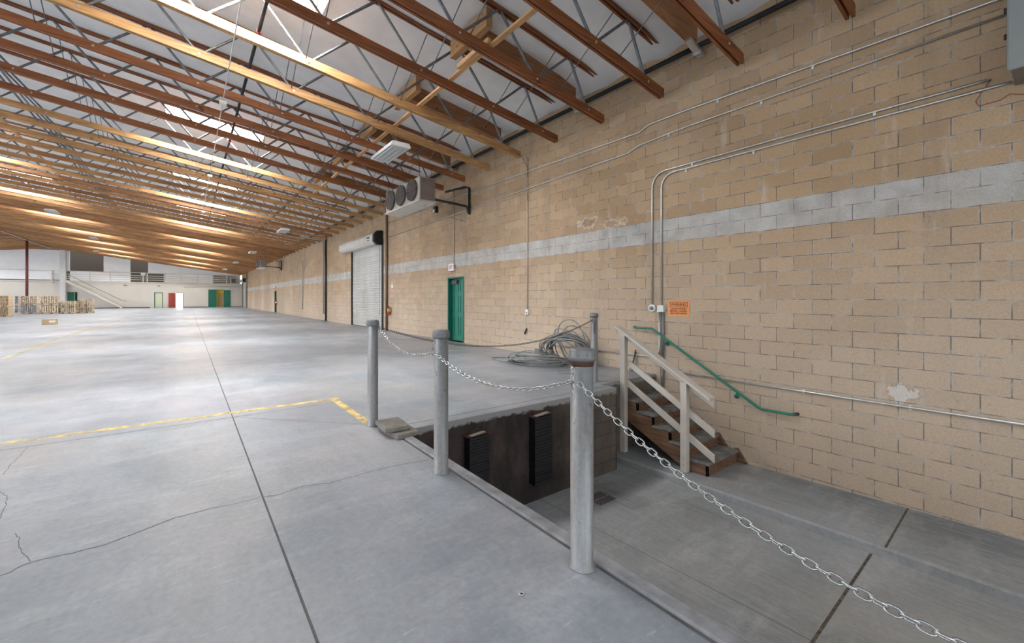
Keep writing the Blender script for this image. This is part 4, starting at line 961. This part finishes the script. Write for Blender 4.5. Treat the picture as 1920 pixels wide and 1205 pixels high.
# ================================================================== BOLLARDS
def bollard(x, y, h, lab, r=.0575, rust=False):
    t = thing('bollard', (x, y, 0), lab, 'bollard', 'galvanised pipe bollards')
    MB().lathe((x, y, 0), [(r + .012, -.001), (r + .012, .006), (r, .012), (r, h - .02)], 36).build('post', M['galv'], t)
    if rust: MB().lathe((x, y, 0), [(r + .0008, h - .085), (r + .003, h - .075), (r + .003, h - .055), (r + .0008, h - .05)], 36).build('rust_ring', M['rust'], t)
    R = r + .012
    cp = MB().lathe((x, y, 0), [(R - .008, h - .062), (R, h - .056), (R + .001, h - .034), (R - .004, h - .030), (R - .004, h - .010), (R - .008, h), (R - .03, h + .004), (.001, h + .005)], 36).build('cap', M['cap'], t)
    rb = MB()
    for i in range(8):
        a_ = i * PI / 4 + .35; rb.bar((x + math.cos(a_) * (R - .002), y + math.sin(a_) * (R - .002), h - .052), (x + math.cos(a_) * (R - .006), y + math.sin(a_) * (R - .006), h - .004), .004, .004, (math.cos(a_), math.sin(a_), 0))
    rb.build('cap_rib', M['cap'], cp)
    return t
bollard(1.68, 1.392, 1.118, 'nearest and largest grey pipe bollard at the pit edge', rust=True)
bollard(1.664, 2.774, 1.122, 'second grey pipe bollard from the camera on the pit edge')
bollard(1.659, 4.203, 1.140, 'bollard at the pit corner beside the stacked pavers, farthest on the left')
bollard(5.553, 4.347, 1.130, 'bollard at the top of the stairs, in front of the cable heap')
bollard(1.70, -1.39, 1.12, 'bollard beyond the picture edge holding the end of the near chain')
# chains ----------------------------------------------------------
def link_mesh(Lk, Wk, r):
    pts = []; n = 7
    for i in range(n + 1): a_ = -PI / 2 + PI * i / n; pts.append((Lk / 2 - Wk / 2 + math.cos(a_) * Wk / 2, math.sin(a_) * Wk / 2, 0))
    for i in range(n + 1): a_ = PI / 2 + PI * i / n; pts.append((-Lk / 2 + Wk / 2 + math.cos(a_) * Wk / 2, math.sin(a_) * Wk / 2, 0))
    return MB().tube(pts, r, 8, closed=True)
def chain(nodes, lab, pitch=.028, wire=.0030, mat='chain', group='bollard chains', roll=0.0, lw=None):
    # nodes: dense polyline
    pts = [Vector(p) for p in nodes]; seg = [0]
    for a_, b_ in zip(pts[:-1], pts[1:]): seg.append(seg[-1] + (b_ - a_).length)
    tot = seg[-1]; n = max(2, round(tot / pitch)); pt = tot / n
    def at(s_):
        s_ = min(max(s_, 0), tot)
        for i in range(len(seg) - 1):
            if s_ <= seg[i + 1] + 1e-9:
                u = (s_ - seg[i]) / max(seg[i + 1] - seg[i], 1e-9); return pts[i].lerp(pts[i + 1], u)
        return pts[-1]
    t = thing('chain', tuple(pts[0]), lab, 'chain', group)
    src = link_mesh(pt + 2 * wire, lw or .76 * pitch, wire).build('link', M[mat])
    COL.objects.unlink(src)
    camp = Vector((0, 0, CAMH)); order = sorted(range(n), key=lambda i: (at(i * pt) - camp).length + (50 if at(i * pt).y < 0.05 else 0))
    own = set(order[:100]); rest = MB()
    for i in range(n):
        a_, b_ = at(i * pt), at((i + 1) * pt); d = (b_ - a_).normalized()
        side = d.cross(Vector((0, 0, 1))); side = side.normalized() if side.length > 1e-3 else Vector((1, 0, 0)); up = side.cross(d)
        ang = (PI / 4 if i % 2 else -PI / 4) + roll + random.uniform(-.12, .12)
        yv = side * math.cos(ang) + up * math.sin(ang); zv = d.cross(yv)
        mtx = Matrix((d, yv, zv)).transposed().to_4x4(); mtx.translation = (a_ + b_) / 2 - Vector(t.location)
        if i not in own:
            k0 = len(rest.v); rest.v += [tuple(mtx @ v.co + Vector(t.location)) for v in src.data.vertices]
            for pl_ in src.data.polygons: rest.f.append(tuple(k0 + q for q in pl_.vertices)); rest.m.append(0); rest.sm.append(True)
            continue
        c = src.copy(); COL.objects.link(c); c.parent = t; c.matrix_local = mtx
    if rest.f: tag(rest.build('link', M[mat], t), kind='stuff')
    return t
def sagpts(p0, p1, sag, n=40):
    p0 = Vector(p0); p1 = Vector(p1)
    return [tuple(p0.lerp(p1, i / n) - Vector((0, 0, sag * 4 * (i / n) * (1 - i / n)))) for i in range(n + 1)]
chain(sagpts((1.617, 1.36, .957), (1.64, -1.36, .957), .467), 'near bright chain sagging from the nearest bollard toward the lower right', .031, .0034)
chain(sagpts((1.603, 2.76, .950), (1.617, 1.40, .957), .135), 'bright chain between the nearest and second bollards')
chain(sagpts((1.71, 4.17, 1.07), (1.603, 2.79, .950), .125), 'bright chain between the second bollard and the pit-corner bollard')
chain(sagpts((1.72, 4.22, 1.065), (5.495, 4.335, 1.02), .315, 60), 'dark chain stretched across to the bollard by the stairs', .027, .0027, 'chaindark')
chain([(5.50, 4.30, 1.01), (5.49, 4.295, .80)], 'short loose end of dark chain hanging from the bollard by the stairs', .027, .0027, 'chaindark')
for (bx, by, bz) in ((1.617, 1.392, 1.03), (1.603, 2.774, 1.02)):
    t = thing('chain_hook', (bx, by, bz - .07), 'pair of long links hooking the chain to the %s bollard' % ('nearest' if by < 2 else 'second'), 'chain link', 'chain hooks')
    MB().tube([(bx + .02, by, bz + .0), (bx - .012, by, bz + .0), (bx - .016, by, bz - .012)], .005, 8).build('hook_pin', M['chain'], t)
    lk = link_mesh(.052, .022, .0035)
    lk.v = [(bx - .012 + v[1] * .3, by + v[1], bz - .02 - v[0]) for v in lk.v]; lk.build('link', M['chain'], t)
    lk = link_mesh(.058, .024, .0035)
    lk.v = [(bx - .012 + v[1], by + v[1] * .5, bz - .06 - v[0]) for v in lk.v]; lk.build('link', M['chain'], t)

# ================================================================== STAIRS
st = thing('wooden_stairs', (6.5, 3.4, wz(3.4)), 'worn wooden stairs with five treads between the pit walkway and the upper floor', 'stairs')
X0, X1 = 6.06, D - .01
NY = [2.79 + .27 * i for i in range(5)]; NZ = [-.955 + .165 * i for i in range(5)]
def stringer(xa, xb_, flare=0):
    poly = [(NY[0] + .02, wz(2.8))]
    for y_, z_ in zip(NY, NZ):
        poly += [(y_ + .02, z_ - .035), (y_ + .27 + .02, z_ - .035)]
    poly[-1] = (YR - .02, NZ[-1] - .035)
    poly += [(YR - .02, NZ[-1] - .33), (NY[0] + .33, wz(2.8))]
    return MB().prism(poly, xa, xb_, 'x')
stringer(X0, X0 + .045).build('stringer', M['stairwood'], st)
stringer(X1 - .045, X1).build('stringer', M['stairwood'], st)
for i, (y_, z_) in enumerate(zip(NY, NZ)):
    yb2 = min(y_ + .30, YR - .015)
    MB().box(X0 - .015, X1, y_, yb2, z_ - .035, z_).build('tread', M['tread'], st, .004)
    zl = (wz(2.8) if i == 0 else NZ[i - 1])
    MB().box(X0, X1 - .01, y_ + .02, y_ + .045, zl + .001, z_ - .036).build('riser', M['stairwood'], st, .002)
# triangular wedge boards at the wall
for i, (y_, z_) in enumerate(zip(NY, NZ)):
    zl = (wz(2.66) if i == 0 else NZ[i - 1])
    MB().prism([(y_ + .01, z_ + .02), (y_ + .05, z_ + .02), (y_ + .05, zl + .002), (y_ - .12, zl + .002)], X1 - .035, X1 - .003, 'x').build('wedge', M['stairwood'], st)

# railing (painted)
rl = thing('stair_railing', (5.98, 3.5, wz(3.1)), 'beige painted wooden railing on the open side of the stairs', 'railing')
xr0, xr1 = 5.955, 6.045
sl = .615
def rz(y, z4): return z4 + sl * (y - 4.15)
MB().box(xr0, xr1, 4.055, 4.145, wz(4.1), rz(4.1, .83)).build('post', M['rail'], rl, .003)
MB().box(xr0, xr1, 3.05, 3.14, wz(3.1), rz(3.1, .80)).build('post', M['rail'], rl, .003)
for zz_ in (.10, .20): MB().lathe((xr0, 3.095, wz(3.1) + zz_), [(.012, .002), (.012, -.006)], 10, 'x').build('bolt', M['bolt'], rl)
def rbar(y0, y1, z4, hh, xa, xb_, nm):
    MB().prism([(y0, rz(y0, z4)), (y1, rz(y1, z4)), (y1, rz(y1, z4) + hh), (y0, rz(y0, z4) + hh)], xa, xb_, 'x').build(nm, M['rail'], rl, .003)
rbar(4.22, 2.72, .835, .042, xr0 - .03, xr1 + .03, 'cap_rail')
rbar(4.05, 2.72, .735, .10, xr1 - .012, xr1 + .026, 'cap_fascia')
rbar(4.06, 2.715, .32, .105, xr1 - .010, xr1 + .028, 'mid_rail')
rbar(4.06, 2.715, -.03, .105, xr1 - .010, xr1 + .028, 'mid_rail')

# green wall handrail
hr = thing('wall_handrail', (D - .08, 3.3, 0), 'green metal handrail fixed to the block wall beside the stairs', 'handrail')
xh = D - .085
hp = [(D - .005, 4.55, .835), (D - .03, 4.57, .835), (xh, 4.53, .830), (xh, 4.50, .828), (xh, 4.19, .828), (xh, 4.165, .82), (xh, 2.50, -.24), (xh, 2.47, -.25), (xh, 2.14, -.245), (xh + .02, 2.10, -.245), (D - .01, 2.07, -.235)]
MB().tube(hp, .0185, 12).build('rail', M['green'], hr)
MB().tube([(xh + .02, 2.105, -.245), (D - .002, 2.065, -.234)], .022, 12).build('rail_end', M['iron'], hr)
for (y_, z_) in ((3.90, .655), (2.80, -.055)):
    MB().lathe((D, y_ + .03, z_ - .085), [(.036, 0), (.036, -.012), (.02, -.018)], 16, 'x').build('bracket_plate', M['green'], hr)
    MB().tube([(D - .012, y_ + .03, z_ - .085), (D - .06, y_ + .02, z_ - .085), (xh, y_ + .0, z_ - .05), (xh, y_, z_ - .015)], .009, 8).build('bracket_arm', M['green'], hr)

# ================================================================== DOCK BUMPERS, DRAIN, PAVERS
for i, (xa, xb_, za, zc2) in enumerate(((2.62, 2.91, -.20, -.95), (3.63, 3.95, -.14, -1.0))):
    t = thing('dock_bumper', ((xa + xb_) / 2, YD - .08, zc2), 'black laminated rubber dock bumper on the grimy pit wall, %s one' % ('left' if i == 0 else 'right'), 'dock bumper', 'dock bumpers')
    mb = MB(); n = 22
    for j in range(n):
        z0 = zc2 + (za - zc2) * j / n; e = random.uniform(0, .008)
        mb.box(xa + e, xb_ - e, YD - .125 + e, YD - .013, z0, z0 + (za - zc2) / n - .004)
    mb.build('rubber_pads', M['blackrub'], t)
    MB().box(xa - .02, xb_ + .02, YD - .10, YD - .013, za, za + .012).box(xa + .06, xb_ - .06, YD - .02, YD - .013, za + .012, za + .04).build('steel_angle', M['rust'], t)
    MB().bar((xa + .02, YD - .11, za + .018), (xb_ - .06, YD - .09, za + .030), .05, .012).build('torn_strip', M['slab'], t)
    for bx in (xa + .08, xb_ - .08): MB().lathe((bx, YD - .015, za + .03), [(.010, 0), (.010, -.02)], 8, 'y').build('bolt', M['rust'], t)
t = thing('drain_grate', (4.48, 3.38, ramp_z(3.38)), 'small slotted floor drain in the pit beside the nearest bollard', 'drain')
gz = ramp_z(3.38) + .003
MB().box(4.30, 4.66, 3.26, 3.55, gz - .004, gz).build('grate', M['pit'], t)
sl_ = MB()
for r_ in range(2):
    for i in range(9): sl_.box(4.325 + i * .036, 4.345 + i * .036, 3.28 + r_ * .135, 3.395 + r_ * .135, gz, gz + .0015)
sl_.build('slots', M['ink'], t)
def paver(pts, z0, z1, lab):
    mb = MB(); n = len(pts)
    lo = [(x + random.uniform(-.006, .006), y + random.uniform(-.006, .006), z0) for x, y in pts]
    hi = [(x * .97 + sum(p[0] for p in pts) / n * .03, y * .97 + sum(p[1] for p in pts) / n * .03, z1 + random.uniform(-.006, .006)) for x, y in pts]
    mb.v += lo + hi
    for i in range(n): j = (i + 1) % n; mb.f.append((i, j, n + j, n + i)); mb.m.append(0); mb.sm.append(False)
    mb.f += [tuple(reversed(range(n))), tuple(range(n, 2 * n))]; mb.m += [0, 0]; mb.sm += [False, False]
    o = mb.build('concrete_paver', M['slab'], None, .008); tag(o, lab, 'paver', 'stacked pavers'); return o
def Rct(cx, cy, a_, b_, ang):
    c, s_ = math.cos(ang), math.sin(ang)
    out = []
    for u, v in ((-1, -1), (-.2, -1.04), (1, -1), (1.03, .1), (1, 1), (0, 1.02), (-1, 1), (-1.02, 0)): out.append((cx + u * a_ * c - v * b_ * s_, cy + u * a_ * s_ + v * b_ * c))
    return out
paver(Rct(1.79, 3.80, .13, .17, .12), .001, .045, 'lower of the two weathered pavers at the pit corner')
paver(Rct(1.74, 3.88, .13, .17, -.08), .053, .10, 'upper of the two weathered pavers at the pit corner')

wx, wy = fpt(978, 1113)
o = MB().lathe((wx, wy, .001), [(.007, 0), (.016, 0), (.016, .003), (.007, .003), (.007, 0)], 20).build('washer', M['bolt']); tag(o, 'small steel washer lying on the floor left of the nearest bollard', 'washer')
# ================================================================== CABLE HEAP
t = thing('cable_heap', (6.2, 5.9, 0), 'tangled heap of grey electrical cable leaning on the wall behind the stairs', 'cable')
mb = MB(); rnd = random.Random(3)
def loop(cx, cy, cz, ra, rb_, tilt, yaw, n=28, r=.011, jit=.02, a0=0, a1=2 * PI):
    pts = []
    ph = [rnd.uniform(0, 6.28) for _ in range(3)]
    for i in range(n + 1):
        a_ = a0 + (a1 - a0) * i / n; u = ra * math.cos(a_); v = rb_ * math.sin(a_)
        # plane: u along yaw dir, v along the tilted upright dir
        du = Vector((math.cos(yaw), math.sin(yaw), 0)); nn = Vector((-math.sin(yaw), math.cos(yaw), 0)); dv = nn * math.cos(tilt) + Vector((0, 0, 1)) * math.sin(tilt)
        p = Vector((cx, cy, cz)) + du * u + dv * v + Vector((jit * math.sin(2 * a_ + ph[0]), jit * math.sin(3 * a_ + ph[1]), jit * math.sin(2 * a_ + ph[2])))
        p.z = max(p.z, r + .001 + .0 * i); p.x = min(p.x, D - .015)
        pts.append(tuple(p))
    mb.tube(pts, r, 7)
# upright coil, seen as arches: loop plane spans the y axis and height
for i in range(22):
    s_ = i / 21
    loop(6.35 + .30 * rnd.random(), 5.82 + rnd.uniform(-.12, .12), .27 + rnd.uniform(-.06, .07), .47 + rnd.uniform(-.12, .05), .38 + rnd.uniform(-.10, .06), 1.05 + rnd.uniform(-.15, .15), PI / 2 + .35 + rnd.uniform(-.2, .2), jit=.03)
loop(6.72, 5.85, .48, .34, .46, 1.35, PI / 2 + .1, jit=.02)
loop(6.75, 5.75, .42, .36, .42, 1.3, PI / 2 + .0, jit=.02)
loop(6.70, 5.95, .38, .30, .40, 1.2, PI / 2 - .1, jit=.03)
for i in range(12):
    loop(6.02 + rnd.uniform(-.12, .12), 6.05 + rnd.uniform(-.15, .15), .03 + .018 * i * .6, .52 + rnd.uniform(-.12, .08), .30 + rnd.uniform(-.08, .06), .15 + rnd.uniform(0, .55), PI / 2 + .55 + rnd.uniform(-.2, .2), jit=.03)
mb.tube([(5.7, 5.9, .02), (5.65, 6.5, .02), (5.65, 7.1, .015), (5.75, 7.35, .015), (6.1, 7.2, .015), (6.35, 6.7, .02), (6.45, 6.4, .03)], .011, 7)
mb.tube([(5.7, 5.3, .03), (5.6, 5.2, .015), (5.75, 4.95, .015), (6.1, 4.9, .015)], .011, 7)
mb.build('cable', M['cable'], t)
MB().box(6.55, 6.67, 6.62, 6.78, .12, .22).build('plug', M['cap'], t, .01)
t = thing('timber_offcut', (6.95, 5.0, 0), 'thin dark bars leaning on the wall behind the stair rail', 'bar')
MB().bar((D - .10, 4.62, 0.002), (D - .03, 4.52, .36), .025, .012).build('bar', M['iron'], t); MB().bar((D - .13, 4.55, 0.002), (D - .04, 4.53, .40), .02, .012).build('bar', M['iron'], t)

for o in list(bpy.data.objects):
    if '_o' in o.keys(): del o['_o']
